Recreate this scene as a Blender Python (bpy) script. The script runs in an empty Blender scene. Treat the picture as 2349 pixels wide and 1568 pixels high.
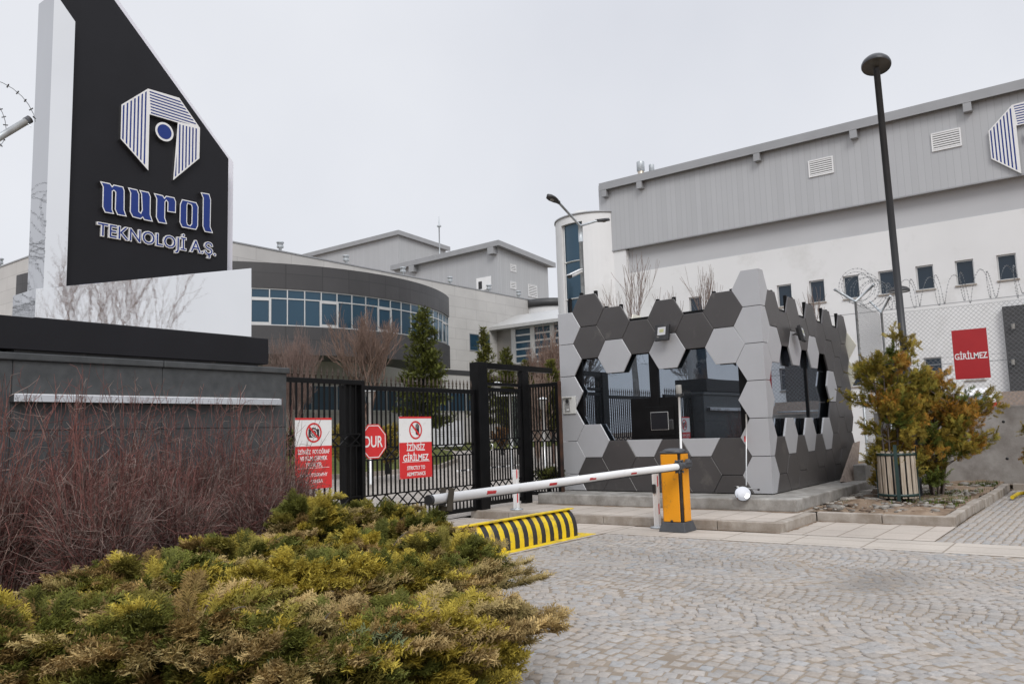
import bpy, bmesh, math, random
import numpy as np
from mathutils import Vector, Matrix
from mathutils.geometry import tessellate_polygon
random.seed(7); RNG = np.random.default_rng(7)
SC = bpy.context.scene; COL = SC.collection
# ------------------------------------------------------------------ camera
# X runs along the gate line (away to the right), Y along the guard booth front (away to the left)
FPX, PITCH, ROLL, EYE = 1832.0, .1150, -.0306, 1.5
AV = math.radians(37.14)
Vd = np.array([math.sin(AV), math.cos(AV), 0]); Ud = np.array([-math.cos(AV), math.sin(AV), 0])
def tosc(v): return np.array([v @ Vd, v @ Ud, v[2]])
_f = np.array([0, math.cos(PITCH), math.sin(PITCH)]); _r = np.array([1., 0, 0]); _u = np.cross(_r, _f)
CR = tosc(_r*math.cos(ROLL)+_u*math.sin(ROLL)); CU = tosc(-_r*math.sin(ROLL)+_u*math.cos(ROLL)); CF = tosc(_f)
cam = bpy.data.objects.new('camera', bpy.data.cameras.new('camera')); COL.objects.link(cam)
cam.data.sensor_width = 36; cam.data.lens = FPX/2349*36; cam.data.clip_end = 2000; cam.data.clip_start = .05
M = Matrix.Identity(4)
for i in range(3):
    M[i][0] = CR[i]; M[i][1] = CU[i]; M[i][2] = -CF[i]
M[0][3] = 0; M[1][3] = 0; M[2][3] = EYE
cam.matrix_world = M; SC.camera = cam
def ray(x, y): return (x-1174.5)/FPX*CR-(y-784)/FPX*CU+CF
def onx(x, y, a): d = ray(x, y); return np.array([0, 0, EYE])+d*(a/d[0])
def ony(x, y, b): d = ray(x, y); return np.array([0, 0, EYE])+d*(b/d[1])
def onz(x, y, z): d = ray(x, y); return np.array([0, 0, EYE])+d*((z-EYE)/d[2])
def depth(x, D):                                     # ground position seen at image column x, D metres ahead
    X = (x-1174.5)/FPX*D*1.006+.03*0
    return X*Vd[0]*1+D*Vd[1], -X*Vd[1]+D*Vd[0]
# ------------------------------------------------------------------ world, sun
SUN_EL, SUN_AZ = math.radians(40), math.radians(224)
SKY_STR = .086
w = bpy.data.worlds.new("World"); SC.world = w; w.use_nodes = True
nt = w.node_tree; nt.nodes.clear()
def N(nt, t, **k):
    n = nt.nodes.new(t)
    for a, b in k.items(): setattr(n, a, b)
    return n
sky = N(nt, 'ShaderNodeTexSky', sky_type='NISHITA', sun_disc=False, sun_elevation=SUN_EL, sun_rotation=SUN_AZ, dust_density=3.0)
tc = N(nt, 'ShaderNodeTexCoord'); nz = N(nt, 'ShaderNodeTexNoise'); nz.inputs['Scale'].default_value = 1.6; nz.inputs['Detail'].default_value = 5
nt.links.new(tc.outputs['Generated'], nz.inputs['Vector'])
cr = N(nt, 'ShaderNodeValToRGB'); cr.color_ramp.elements[0].position = .3; cr.color_ramp.elements[0].color = (7.35, 7.55, 8.15, 1)
cr.color_ramp.elements[1].position = .75; cr.color_ramp.elements[1].color = (8.9, 9.05, 9.45, 1)
nt.links.new(nz.outputs['Fac'], cr.inputs['Fac'])
mx = N(nt, 'ShaderNodeMix', data_type='RGBA'); mx.inputs[0].default_value = .93
nt.links.new(sky.outputs[0], mx.inputs[6]); nt.links.new(cr.outputs[0], mx.inputs[7])
sx = N(nt, 'ShaderNodeSeparateXYZ'); nt.links.new(tc.outputs['Generated'], sx.inputs[0])   # overcast sky: brighter towards the zenith
zr = N(nt, 'ShaderNodeMapRange', interpolation_type='SMOOTHSTEP'); zr.inputs[1].default_value = .45; zr.inputs[2].default_value = 1.0; zr.inputs[3].default_value = 1.0; zr.inputs[4].default_value = 2.1
nt.links.new(sx.outputs[2], zr.inputs[0]); vm = N(nt, 'ShaderNodeVectorMath', operation='SCALE'); nt.links.new(mx.outputs[2], vm.inputs[0]); nt.links.new(zr.outputs[0], vm.inputs['Scale'])
bg = N(nt, 'ShaderNodeBackground'); bg.inputs[1].default_value = SKY_STR
nt.links.new(vm.outputs[0], bg.inputs[0]); wo = N(nt, 'ShaderNodeOutputWorld'); nt.links.new(bg.outputs[0], wo.inputs[0])
sl = bpy.data.lights.new('sun', 'SUN'); sl.energy = 1.3; sl.angle = math.radians(22); sl.color = (1, .98, .95)
so = bpy.data.objects.new('sun', sl); COL.objects.link(so)
sd = Vector((math.sin(SUN_AZ)*math.cos(SUN_EL), math.cos(SUN_AZ)*math.cos(SUN_EL), math.sin(SUN_EL)))
so.rotation_euler = sd.to_track_quat('Z', 'Y').to_euler()
SC.view_settings.view_transform = 'Standard'; SC.view_settings.look = 'None'; SC.view_settings.exposure = .22; SC.view_settings.gamma = 1
SC.view_settings.use_curve_mapping = False
SC.cycles.max_bounces = 8; SC.cycles.caustics_reflective = False
# ------------------------------------------------------------------ materials
def mat(name, col, rough=.6, metal=0, var=.12, vscale=3., bump=0, bscale=60., spec=.5, col2=None, coat=0, attr=False, stretch=None, dirt=None):
    m = bpy.data.materials.new(name); m.use_nodes = True; t = m.node_tree; p = t.nodes['Principled BSDF']
    p.inputs['Roughness'].default_value = rough; p.inputs['Metallic'].default_value = metal
    p.inputs['Specular IOR Level'].default_value = spec; p.inputs['Coat Weight'].default_value = coat
    co = N(t, 'ShaderNodeTexCoord'); vec = co.outputs['Object']
    if stretch:
        mp = N(t, 'ShaderNodeMapping'); mp.inputs['Scale'].default_value = stretch; t.links.new(vec, mp.inputs[0]); vec = mp.outputs[0]
    n = N(t, 'ShaderNodeTexNoise'); n.inputs['Scale'].default_value = vscale; n.inputs['Detail'].default_value = 6; t.links.new(vec, n.inputs['Vector'])
    r = N(t, 'ShaderNodeValToRGB'); r.color_ramp.elements[0].position = .3; r.color_ramp.elements[1].position = .7
    c2 = col2 if col2 else tuple(c*(1+var) for c in col); c1 = col if col2 else tuple(c*(1-var) for c in col)
    r.color_ramp.elements[0].color = (*c1, 1); r.color_ramp.elements[1].color = (*c2, 1)
    t.links.new(n.outputs['Fac'], r.inputs['Fac'])
    out = r.outputs[0]
    if attr:
        a = N(t, 'ShaderNodeVertexColor', layer_name='col'); q = N(t, 'ShaderNodeMix', data_type='RGBA', blend_type='MULTIPLY'); q.inputs[0].default_value = 1
        t.links.new(out, q.inputs[6]); t.links.new(a.outputs[0], q.inputs[7]); out = q.outputs[2]
    if dirt:                                          # scuffs and stains: (colour, share, scale)
        dn = N(t, 'ShaderNodeTexNoise'); dn.inputs['Scale'].default_value = dirt[2]; dn.inputs['Detail'].default_value = 9; dn.inputs['Roughness'].default_value = .68; t.links.new(co.outputs['Object'], dn.inputs['Vector'])
        dr = N(t, 'ShaderNodeMapRange'); dr.inputs[1].default_value = .66-dirt[1]*.3; dr.inputs[2].default_value = .74-dirt[1]*.1; dr.inputs[4].default_value = .8; t.links.new(dn.outputs['Fac'], dr.inputs[0])
        dm = N(t, 'ShaderNodeMix', data_type='RGBA'); dm.inputs[7].default_value = (*dirt[0], 1); t.links.new(dr.outputs[0], dm.inputs[0]); t.links.new(out, dm.inputs[6]); out = dm.outputs[2]
    t.links.new(out, p.inputs['Base Color'])
    if bump:
        b = N(t, 'ShaderNodeTexNoise'); b.inputs['Scale'].default_value = bscale; b.inputs['Detail'].default_value = 8; t.links.new(vec, b.inputs['Vector'])
        bb = N(t, 'ShaderNodeBump'); bb.inputs['Strength'].default_value = bump; bb.inputs['Distance'].default_value = .01
        t.links.new(b.outputs['Fac'], bb.inputs['Height']); t.links.new(bb.outputs[0], p.inputs['Normal'])
    return m
def glass(name, tint, refl, fac, rough=.01):
    m = bpy.data.materials.new(name); m.use_nodes = True; t = m.node_tree; t.nodes.clear()
    d = N(t, 'ShaderNodeBsdfPrincipled'); d.inputs['Roughness'].default_value = .3
    co = N(t, 'ShaderNodeTexCoord'); n = N(t, 'ShaderNodeTexNoise'); n.inputs['Scale'].default_value = .35; n.inputs['Detail'].default_value = 2
    t.links.new(co.outputs['Object'], n.inputs['Vector'])
    r = N(t, 'ShaderNodeValToRGB'); r.color_ramp.elements[0].color = (*[c*.6 for c in tint], 1); r.color_ramp.elements[1].color = (*[c*1.4 for c in tint], 1)
    t.links.new(n.outputs['Fac'], r.inputs['Fac']); t.links.new(r.outputs[0], d.inputs['Base Color'])
    g = N(t, 'ShaderNodeBsdfGlossy'); g.inputs['Color'].default_value = (*refl, 1); g.inputs['Roughness'].default_value = rough
    n2 = N(t, 'ShaderNodeTexNoise'); n2.inputs['Scale'].default_value = 1.1; n2.inputs['Detail'].default_value = 1; t.links.new(co.outputs['Object'], n2.inputs['Vector'])
    b = N(t, 'ShaderNodeBump'); b.inputs['Strength'].default_value = .12; b.inputs['Distance'].default_value = .01
    t.links.new(n2.outputs['Fac'], b.inputs['Height']); t.links.new(b.outputs[0], g.inputs['Normal'])
    f = N(t, 'ShaderNodeFresnel'); f.inputs['IOR'].default_value = 1.5
    a = N(t, 'ShaderNodeMath', operation='ADD'); a.inputs[1].default_value = fac; a.use_clamp = True; t.links.new(f.outputs[0], a.inputs[0])
    s = N(t, 'ShaderNodeMixShader'); t.links.new(a.outputs[0], s.inputs[0]); t.links.new(d.outputs[0], s.inputs[1]); t.links.new(g.outputs[0], s.inputs[2])
    o = N(t, 'ShaderNodeOutputMaterial'); t.links.new(s.outputs[0], o.inputs[0]); return m
def grid_mat(name, col, line, sx, sz, axis='XZ', rough=.5, var=.06, lw=.02, offset=.5, zoff=0, tone=.08, bump=.1, stain=0, metal=0):
    """cladding sheets or slabs: brick texture in object space laid over the given plane"""
    m = bpy.data.materials.new(name); m.use_nodes = True; t = m.node_tree; p = t.nodes['Principled BSDF']; p.inputs['Roughness'].default_value = rough; p.inputs['Metallic'].default_value = metal
    co = N(t, 'ShaderNodeTexCoord'); s = N(t, 'ShaderNodeSeparateXYZ'); t.links.new(co.outputs['Object'], s.inputs[0]); c = N(t, 'ShaderNodeCombineXYZ')
    if axis == 'SUM':
        ad = N(t, 'ShaderNodeMath', operation='ADD'); t.links.new(s.outputs[0], ad.inputs[0]); t.links.new(s.outputs[1], ad.inputs[1]); t.links.new(ad.outputs[0], c.inputs[0])
    else: t.links.new(s.outputs['XYZ'.index(axis[0])], c.inputs[0])
    t.links.new(s.outputs['XYZ'.index(axis[1])] if axis != 'SUM' else s.outputs[2], c.inputs[1])
    mp = N(t, 'ShaderNodeMapping'); mp.inputs['Location'].default_value = (0, zoff, 0); t.links.new(c.outputs[0], mp.inputs[0])
    b = N(t, 'ShaderNodeTexBrick'); b.offset = offset; b.inputs['Scale'].default_value = 1; b.inputs['Brick Width'].default_value = sx; b.inputs['Row Height'].default_value = sz
    b.inputs['Mortar Size'].default_value = lw; b.inputs['Mortar Smooth'].default_value = .1
    b.inputs['Color1'].default_value = (*[v*(1-tone) for v in col], 1); b.inputs['Color2'].default_value = (*[v*(1+tone) for v in col], 1); b.inputs['Mortar'].default_value = (*line, 1)
    t.links.new(mp.outputs[0], b.inputs['Vector'])
    n = N(t, 'ShaderNodeTexNoise'); n.inputs['Scale'].default_value = 25; n.inputs['Detail'].default_value = 8; n.inputs['Roughness'].default_value = .7; t.links.new(co.outputs['Object'], n.inputs['Vector'])
    n3 = N(t, 'ShaderNodeTexNoise'); n3.inputs['Scale'].default_value = .8; n3.inputs['Detail'].default_value = 6; t.links.new(co.outputs['Object'], n3.inputs['Vector'])
    ad2 = N(t, 'ShaderNodeMath', operation='ADD'); t.links.new(n.outputs['Fac'], ad2.inputs[0]); t.links.new(n3.outputs['Fac'], ad2.inputs[1])
    mr = N(t, 'ShaderNodeMapRange'); mr.inputs[1].default_value = .6; mr.inputs[2].default_value = 1.4; mr.inputs[3].default_value = 1-var-stain; mr.inputs[4].default_value = 1+var; t.links.new(ad2.outputs[0], mr.inputs[0])
    q = N(t, 'ShaderNodeVectorMath', operation='SCALE'); t.links.new(b.outputs['Color'], q.inputs[0]); t.links.new(mr.outputs[0], q.inputs['Scale'])
    t.links.new(q.outputs[0], p.inputs['Base Color'])
    if bump:
        bb = N(t, 'ShaderNodeBump'); bb.inputs['Strength'].default_value = bump; bb.inputs['Distance'].default_value = .01; bb.invert = True
        t.links.new(b.outputs['Fac'], bb.inputs['Height']); t.links.new(bb.outputs[0], p.inputs['Normal'])
    return m
MT = dict(
 hexl=mat('light_metallic_panel', (.455, .46, .478), .38, .2, .03, 2, .05, 300),
 hexd=mat('brown_grey_metallic_panel', (.085, .08, .08), .33, .3, .08, 1.5, .05, 300, dirt=((.15, .14, .13), .25, 2.2)),
 cream=mat('cream_panel_back', (.78, .76, .66), .6, 0, .05),
 black=mat('black_powder_coat', (.0055, .0055, .006), .38, 0, .3, 4, .05, 200, .18),
 blackm=mat('matt_black_sheet', (.0105, .0105, .0135), .5, 0, .12, 2, 0, 60, .25),
 steel=mat('brushed_stainless', (.86, .855, .85), .012, 1, .02, 1.2, .035, 4),
 mirror=mat('polished_steel', (.55, .55, .56), .02, 1, .02, 2, .08, 4),
 chrome=mat('chrome_letter_edge', (.75, .75, .76), .12, 1, .02),
 white=mat('white_paint', (.78, .78, .78), .4, 0, .03, dirt=((.55, .52, .48), .2, 5)),
 lilac=mat('white_backing', (.78, .78, .85), .5, 0, .02),
 blue=mat('logo_blue', (.013, .036, .20), .5, 0, .04, spec=.3),
 red=mat('sign_red', (.62, .03, .032), .35, 0, .04),
 red2=mat('dark_red_sign', (.40, .018, .022), .4, 0, .05),
 granite=mat('dark_granite', (.040, .044, .047), .5, 0, .3, 9, .2, 180, .5, (.066, .070, .073)),
 galv=mat('galvanised_steel', (.46, .49, .51), .4, .35, .2, 12),
 alu=mat('aluminium_frame', (.62, .62, .61), .35, .6, .05),
 conc=mat('weathered_concrete', (.24, .23, .215), .9, 0, .3, 2.5, .5, 40, .3, (.42, .405, .38), dirt=((.17, .155, .135), .8, 3)),
 conc2=mat('retaining_concrete', (.25, .23, .21), .9, 0, .3, 1.3, .4, 30, .3, (.40, .38, .36), dirt=((.16, .14, .125), .8, 1.6)),
 kerb=mat('kerb_stone', (.32, .285, .25), .9, 0, .2, 4, .4, 60, .3, (.45, .41, .365), dirt=((.22, .18, .14), .9, 3)),
 soil=mat('dry_soil', (.16, .11, .075), 1, 0, .3, 5, .8, 30, .1, (.30, .23, .17)),
 orange=mat('barrier_orange', (.80, .32, .012), .4, 0, .1, 2, .03, 80, dirt=((.28, .14, .04), .3, 7)),
 yellow=mat('blocker_yellow', (.74, .53, .012), .5, 0, .12, 5, .1, 60, dirt=((.25, .17, .08), .5, 6)),
 rubber=mat('black_plastic', (.02, .02, .022), .5, 0, .2, 8, .1, 90, dirt=((.10, .09, .08), .3, 8)),
 grey=mat('dark_grey_plastic', (.06, .063, .07), .5, 0, .2, 8, .1, 90),
 lamp=mat('anthracite_paint', (.045, .047, .052), .42, .2, .1, 3),
 lens=mat('frosted_lens', (.30, .29, .27), .3, 0, .1, 8),
 lamplens=mat('lamp_diffuser', (.10, .095, .085), .25, 0, .3, 4),
 wood=mat('weathered_slat_wood', (.30, .24, .18), .85, 0, .3, 6, .3, 40, .2, (.50, .44, .36), stretch=(8, 8, .6)),
 dgreen=mat('dark_green_steel', (.012, .035, .032), .4, 0, .1),
 stone=mat('brown_stone_slab', (.30, .24, .20), .9, 0, .2, 12, .3, 60),
 rubble=mat('rubble_stone', (.45, .43, .40), .95, 0, .2, 20, .3, 60, attr=True),
 plaster=mat('white_render', (.735, .735, .735), .85, 0, .035, .35, .08, 80, dirt=((.60, .595, .58), .45, .45)),
 band=mat('grey_render_band', (.50, .505, .52), .85, 0, .035, .5, .08, 80),
 fascia=mat('grey_roof_fascia', (.33, .335, .345), .5, .2, .06, 1),
 bark=mat('grey_brown_bark', (.16, .13, .115), .95, 0, .3, 20, .4, 60, attr=True),
 leaf=mat('conifer_foliage', (.80, .80, .80), .75, 0, .0, 4, 0, 60, .2, (1.15, 1.15, 1.1), attr=True),
 cglass=glass('booth_mirror_glass', (.010, .013, .016), (.56, .63, .72), .52, .004),
 bglass=glass('blue_office_glass', (.010, .040, .070), (.25, .42, .55), .03, .02),
 rust=mat('rusty_finial', (.05, .035, .025), .7, 0, .4, 20),
 satin=mat('satellite_dish', (.6, .6, .58), .5, 0, .05),
 carw=mat('white_car_paint', (.75, .75, .76), .25, 0, .02, 2, coat=.6),
 tyre=mat('tyre_rubber', (.02, .02, .02), .8), slabd=mat('dark_slab_cladding', (.05, .05, .052), .5, 0, .1),
 grass=mat('lawn_blades', (.9, .9, .9), .9, 0, 0, 3, 0, 60, .1, (1.1, 1.1, 1.1), attr=True),
 sett=mat('granite_sett', (.85, .85, .85), .85, 0, .1, 30, .6, 90, .3, (1.12, 1.1, 1.08), attr=True),
)
MT['wire'] = mat('dull_fence_wire', (.20, .21, .22), .5, .3, .2, 9)
MT['wglass'] = glass('dark_window_glass', (.012, .022, .035), (.20, .28, .36), .02, .02)
MT['seam'] = grid_mat('standing_seam_cladding', (.45, .455, .465), (.39, .395, .405), .25, 60, 'YZ', .45, .03, .012, 0, 0, .03, .3, metal=.2)
MT['seamx'] = grid_mat('standing_seam_cladding_side', (.44, .445, .45), (.34, .345, .35), .28, 60, 'XZ', .45, .03, .012, 0, 0, .03, .3, metal=.2)
MT['beige'] = grid_mat('pale_granite_tiles', (.52, .505, .485), (.41, .395, .38), 2.4, .78, 'XZ', .7, .12, .018, .5, .1, .03, .1)
MT['beigey'] = grid_mat('pale_granite_tiles_side', (.52, .505, .485), (.41, .395, .38), 2.4, .78, 'YZ', .7, .12, .018, .5, .1, .03, .1)
MT['dark'] = grid_mat('dark_slate_panels', (.052, .050, .052), (.034, .033, .034), 1.1, .84, 'SUM', .5, .15, .02, 0, .1, .10, .1)
MT['pave'] = grid_mat('pale_paving_slabs', (.44, .39, .34), (.26, .22, .18), .8, .46, 'XY', .9, .16, .012, .5, 0, .05, .3, .05)
MT['pavey'] = grid_mat('pale_paving_strip', (.45, .405, .355), (.26, .22, .18), .9, .46, 'YX', .9, .16, .012, .0, -.03, .05, .3, .05)
MT['farcob'] = grid_mat('small_granite_setts', (.36, .33, .30), (.20, .17, .14), .12, .11, 'XY', .9, .22, .012, .5, 0, .18, .4)
def sand_mat():
    m = mat('joint_sand', (.24, .20, .16), 1, 0, .3, 2.2, .6, 150, .1, (.32, .27, .215)); return m
MT['sand_and_shade'] = sand_mat()
MT['lawn'] = mat('lawn', (.06, .075, .02), 1, 0, .3, 1.5, .8, 30, .1, (.13, .135, .045))
# ------------------------------------------------------------------ mesh helpers
class MB:
    def __init__(s): s.v = []; s.f = []; s.m = []; s.cur = 0; s.sm = []; s.smooth = False
    def face(s, idx): s.f.append(tuple(idx)); s.m.append(s.cur); s.sm.append(s.smooth)
    def pts(s, ps): n = len(s.v); s.v += [tuple(float(c) for c in p) for p in ps]; return list(range(n, n+len(ps)))
    def box(s, x0, x1, y0, y1, z0, z1):
        x0, x1 = sorted((x0, x1)); y0, y1 = sorted((y0, y1)); z0, z1 = sorted((z0, z1))
        i = s.pts([(x, y, z) for z in (z0, z1) for x, y in ((x0, y0), (x1, y0), (x1, y1), (x0, y1))])
        for q in ((3, 2, 1, 0), (4, 5, 6, 7), (0, 1, 5, 4), (1, 2, 6, 5), (2, 3, 7, 6), (3, 0, 4, 7)): s.face([i[k] for k in q])
        return s
    def bar(s, p0, p1, w, h=None, up=(0, 0, 1)):      # square bar from p0 to p1
        h = h or w; p0 = np.array(p0, float); p1 = np.array(p1, float); d = p1-p0; d /= np.linalg.norm(d); up = np.array(up, float)
        a = np.cross(d, up)
        if np.linalg.norm(a) < 1e-4: a = np.cross(d, (1, 0, 0))
        a /= np.linalg.norm(a); b = np.cross(a, d); a = a*w/2; b = b*h/2
        i = s.pts([p0-a-b, p0+a-b, p0+a+b, p0-a+b, p1-a-b, p1+a-b, p1+a+b, p1-a+b])
        for q in ((0, 1, 2, 3)[::-1], (4, 5, 6, 7), (0, 1, 5, 4), (1, 2, 6, 5), (2, 3, 7, 6), (3, 0, 4, 7)): s.face([i[k] for k in q])
        return s
    def tube(s, ps, r, n=8, caps=True):
        ps = [np.array(p, float) for p in ps]; rs = r if hasattr(r, '__len__') else [r]*len(ps); rings = []
        t0 = ps[1]-ps[0]; ref = np.array((0, 0, 1.)) if abs(t0[2]) < .9*np.linalg.norm(t0) else np.array((1., 0, 0)); sm = s.smooth; s.smooth = n > 5
        for k, p in enumerate(ps):
            t = ps[min(k+1, len(ps)-1)]-ps[max(k-1, 0)]; t = t/np.linalg.norm(t); a = np.cross(t, ref); a /= np.linalg.norm(a); b = np.cross(a, t); ref = b
            rings.append(s.pts([p+rs[k]*(a*math.cos(2*math.pi*j/n)-b*math.sin(2*math.pi*j/n)) for j in range(n)]))
        for A, B in zip(rings, rings[1:]):
            for j in range(n): s.face((A[j], B[j], B[(j+1) % n], A[(j+1) % n])[::-1])
        s.smooth = sm
        if caps: s.face(rings[0][::-1] if 0 else rings[0]); s.face(rings[-1][::-1])
        return s
    def lathe(s, prof, o=(0, 0, 0), ax=(0, 0, 1), n=24):
        ax = np.array(ax, float); ax /= np.linalg.norm(ax); a = np.cross(ax, (0, 0, 1.) if abs(ax[2]) < .9 else (1., 0, 0)); a /= np.linalg.norm(a); b = np.cross(ax, a); o = np.array(o, float); R = []
        sm = s.smooth; s.smooth = True
        for r, h in prof: R.append(s.pts([o+ax*h+max(r, 1e-4)*(a*math.cos(2*math.pi*j/n)+b*math.sin(2*math.pi*j/n)) for j in range(n)]))
        for A, B in zip(R, R[1:]):
            for j in range(n): s.face((A[j], A[(j+1) % n], B[(j+1) % n], B[j]))
        s.smooth = sm
        return s
    def prism(s, poly, P, depth, mf=None, ms=None):   # poly: 2-D points; P(x,y,h) -> 3-D; solid from h=0 to h=depth
        c = s.cur
        tri = tessellate_polygon([[Vector((x, y, 0)) for x, y in poly]])
        A = s.pts([P(x, y, 0) for x, y in poly]); B = s.pts([P(x, y, depth) for x, y in poly]); n = len(poly)
        ar = sum(poly[i][0]*poly[(i+1) % n][1]-poly[(i+1) % n][0]*poly[i][1] for i in range(n))
        if mf is not None: s.cur = mf
        if n <= 4 or convex(poly):
            o = list(range(n)) if ar > 0 else list(range(n))[::-1]
            s.face([B[k] for k in o])
            if ms is not None: s.cur = ms
            s.face([A[k] for k in o[::-1]])
        else:
            for t in tri:
                p, q, r = [poly[k] for k in t]
                if (q[0]-p[0])*(r[1]-p[1])-(r[0]-p[0])*(q[1]-p[1]) < 0: t = (t[0], t[2], t[1])
                s.face([B[k] for k in t])
            if ms is not None: s.cur = ms
            for t in tri:
                p, q, r = [poly[k] for k in t]
                if (q[0]-p[0])*(r[1]-p[1])-(r[0]-p[0])*(q[1]-p[1]) > 0: t = (t[0], t[2], t[1])
                s.face([A[k] for k in t])
        if ms is not None: s.cur = ms
        for i in range(n):
            j = (i+1) % n; q = (A[i], A[j], B[j], B[i]); s.face(q if ar > 0 else q[::-1])
        s.cur = c
        return s
    def build(s, name, mats, parent=None, **k):
        me = bpy.data.meshes.new(name); me.from_pydata(s.v, [], s.f)
        for m in (mats if isinstance(mats, (list, tuple)) else [mats]): me.materials.append(MT[m] if isinstance(m, str) else m)
        me.polygons.foreach_set('material_index', s.m); me.polygons.foreach_set('use_smooth', s.sm); me.update()
        return link(name, me, parent, **k)
def convex(p):
    n = len(p); sg = 0
    for i in range(n):
        a, b, c = p[i], p[(i+1) % n], p[(i+2) % n]; z = (b[0]-a[0])*(c[1]-b[1])-(b[1]-a[1])*(c[0]-b[0])
        if abs(z) > 1e-9:
            if sg*z < 0: return False
            sg = z
    return True
ROOTLOC = {}
def link(name, data, parent=None, label=None, cat=None, group=None, kind=None):
    o = bpy.data.objects.new(name, data); COL.objects.link(o)
    if parent is not None:
        o.parent = parent; L = ROOTLOC.get(parent.name)
        if L is not None: o.location = (-L[0], -L[1], -L[2])
    tag(o, label, cat, group, kind); return o
def tag(o, label=None, cat=None, group=None, kind=None):
    if label: o['label'] = label
    if cat: o['category'] = cat
    if group: o['group'] = group
    if kind: o['kind'] = kind
def thing(name, loc, label, cat, group=None):
    o = bpy.data.objects.new(name, None); COL.objects.link(o); o.location = tuple(map(float, loc)); ROOTLOC[o.name] = tuple(map(float, loc)); tag(o, label, cat, group); return o
def bevel(o, w=.01, seg=2):
    m = o.modifiers.new('bevel', 'BEVEL'); m.width = w; m.segments = seg; m.limit_method = 'ANGLE'; return o
def plane_map(o, ux, uy):
    o = np.array(o, float); ux = np.array(ux, float); uy = np.array(uy, float); n = np.cross(ux, uy)
    return lambda x, y, h=0: o+ux*x+uy*y+n*h
def np_mesh(name, V, F, mats, parent=None, cols=None, smooth=False, **k):
    """V (n,3) array, F (m,k) index array"""
    me = bpy.data.meshes.new(name); F = np.asarray(F, np.int32); m, kk = F.shape
    me.vertices.add(len(V)); me.vertices.foreach_set('co', np.asarray(V, np.float32).ravel())
    me.loops.add(m*kk); me.loops.foreach_set('vertex_index', F.ravel()); me.polygons.add(m)
    me.polygons.foreach_set('loop_start', np.arange(0, m*kk, kk, dtype=np.int32))
    if smooth: me.polygons.foreach_set('use_smooth', np.ones(m, bool))
    me.update(calc_edges=True)
    if cols is not None:
        a = me.color_attributes.new('col', 'FLOAT_COLOR', 'POINT'); c = np.ones((len(V), 4), np.float32); c[:, :3] = cols; a.data.foreach_set('color', c.ravel())
    me.materials.append(MT[mats] if isinstance(mats, str) else mats)
    return link(name, me, parent, **k)
def cut(poly, n, d):                                  # keep side n.p <= d
    out = []
    for i in range(len(poly)):
        a, b = poly[i], poly[(i+1) % len(poly)]; da = n[0]*a[0]+n[1]*a[1]-d; db = n[0]*b[0]+n[1]*b[1]-d
        if da <= 0: out.append(a)
        if da*db < 0: t = da/(da-db); out.append((a[0]+t*(b[0]-a[0]), a[1]+t*(b[1]-a[1])))
    return out
def inset(poly, w):
    n = len(poly); ar = sum(poly[i][0]*poly[(i+1) % n][1]-poly[(i+1) % n][0]*poly[i][1] for i in range(n)); sg = 1 if ar > 0 else -1; L = []
    for i in range(n):
        a, b = poly[i], poly[(i+1) % n]; dx, dy = b[0]-a[0], b[1]-a[1]; l = math.hypot(dx, dy); nx, ny = -dy/l*sg, dx/l*sg
        L.append((a[0]+nx*w, a[1]+ny*w, dx/l, dy/l))
    out = []
    for i in range(n):
        x1, y1, dx1, dy1 = L[i-1]; x2, y2, dx2, dy2 = L[i]; den = dx1*dy2-dy1*dx2
        if abs(den) < 1e-6: out.append((x2, y2)); continue
        t = ((x2-x1)*dy2-(y2-y1)*dx2)/den; out.append((x1+dx1*t, y1+dy1*t))
    return out
def text(mb, s, P, x, y, size, wid=None, off=.0, depth=.004, align='CENTER', h0=0):
    cu = bpy.data.curves.new('t', 'FONT'); cu.body = s; cu.size = size; cu.align_x = align; cu.offset = off*size; cu.extrude = depth/2; cu.resolution_u = 3
    o = bpy.data.objects.new('t', cu); COL.objects.link(o); dg = bpy.context.evaluated_depsgraph_get(); me = bpy.data.meshes.new_from_object(o.evaluated_get(dg))
    vs = [v.co.copy() for v in me.vertices]; k = 1
    if wid: xs = [v.x for v in vs]; k = wid/(max(xs)-min(xs)); mid = (max(xs)+min(xs))/2 if align == 'CENTER' else min(xs)
    else: mid = 0
    i = mb.pts([P(x+(v.x-mid)*k, y+v.y, h0+v.z+depth/2) for v in vs])
    for p in me.polygons: mb.face([i[q] for q in p.vertices])
    bpy.data.objects.remove(o); bpy.data.curves.remove(cu); bpy.data.meshes.remove(me)
def ring(mb, P, cx, cy, r0, r1, n=40, h=.002):
    a = mb.pts([P(cx+r0*math.cos(2*math.pi*j/n), cy+r0*math.sin(2*math.pi*j/n), h) for j in range(n)]); b = mb.pts([P(cx+r1*math.cos(2*math.pi*j/n), cy+r1*math.sin(2*math.pi*j/n), h) for j in range(n)])
    for j in range(n): mb.face((a[j], b[j], b[(j+1) % n], a[(j+1) % n]))
def disc(mb, P, cx, cy, r, n=40, h=.002, ry=None): mb.face(mb.pts([P(cx+r*math.cos(2*math.pi*j/n), cy+(ry or r)*math.sin(2*math.pi*j/n), h) for j in range(n)]))
def quad(mb, P, x0, x1, y0, y1, h=.002): mb.face(mb.pts([P(x0, y0, h), P(x1, y0, h), P(x1, y1, h), P(x0, y1, h)]))
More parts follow.
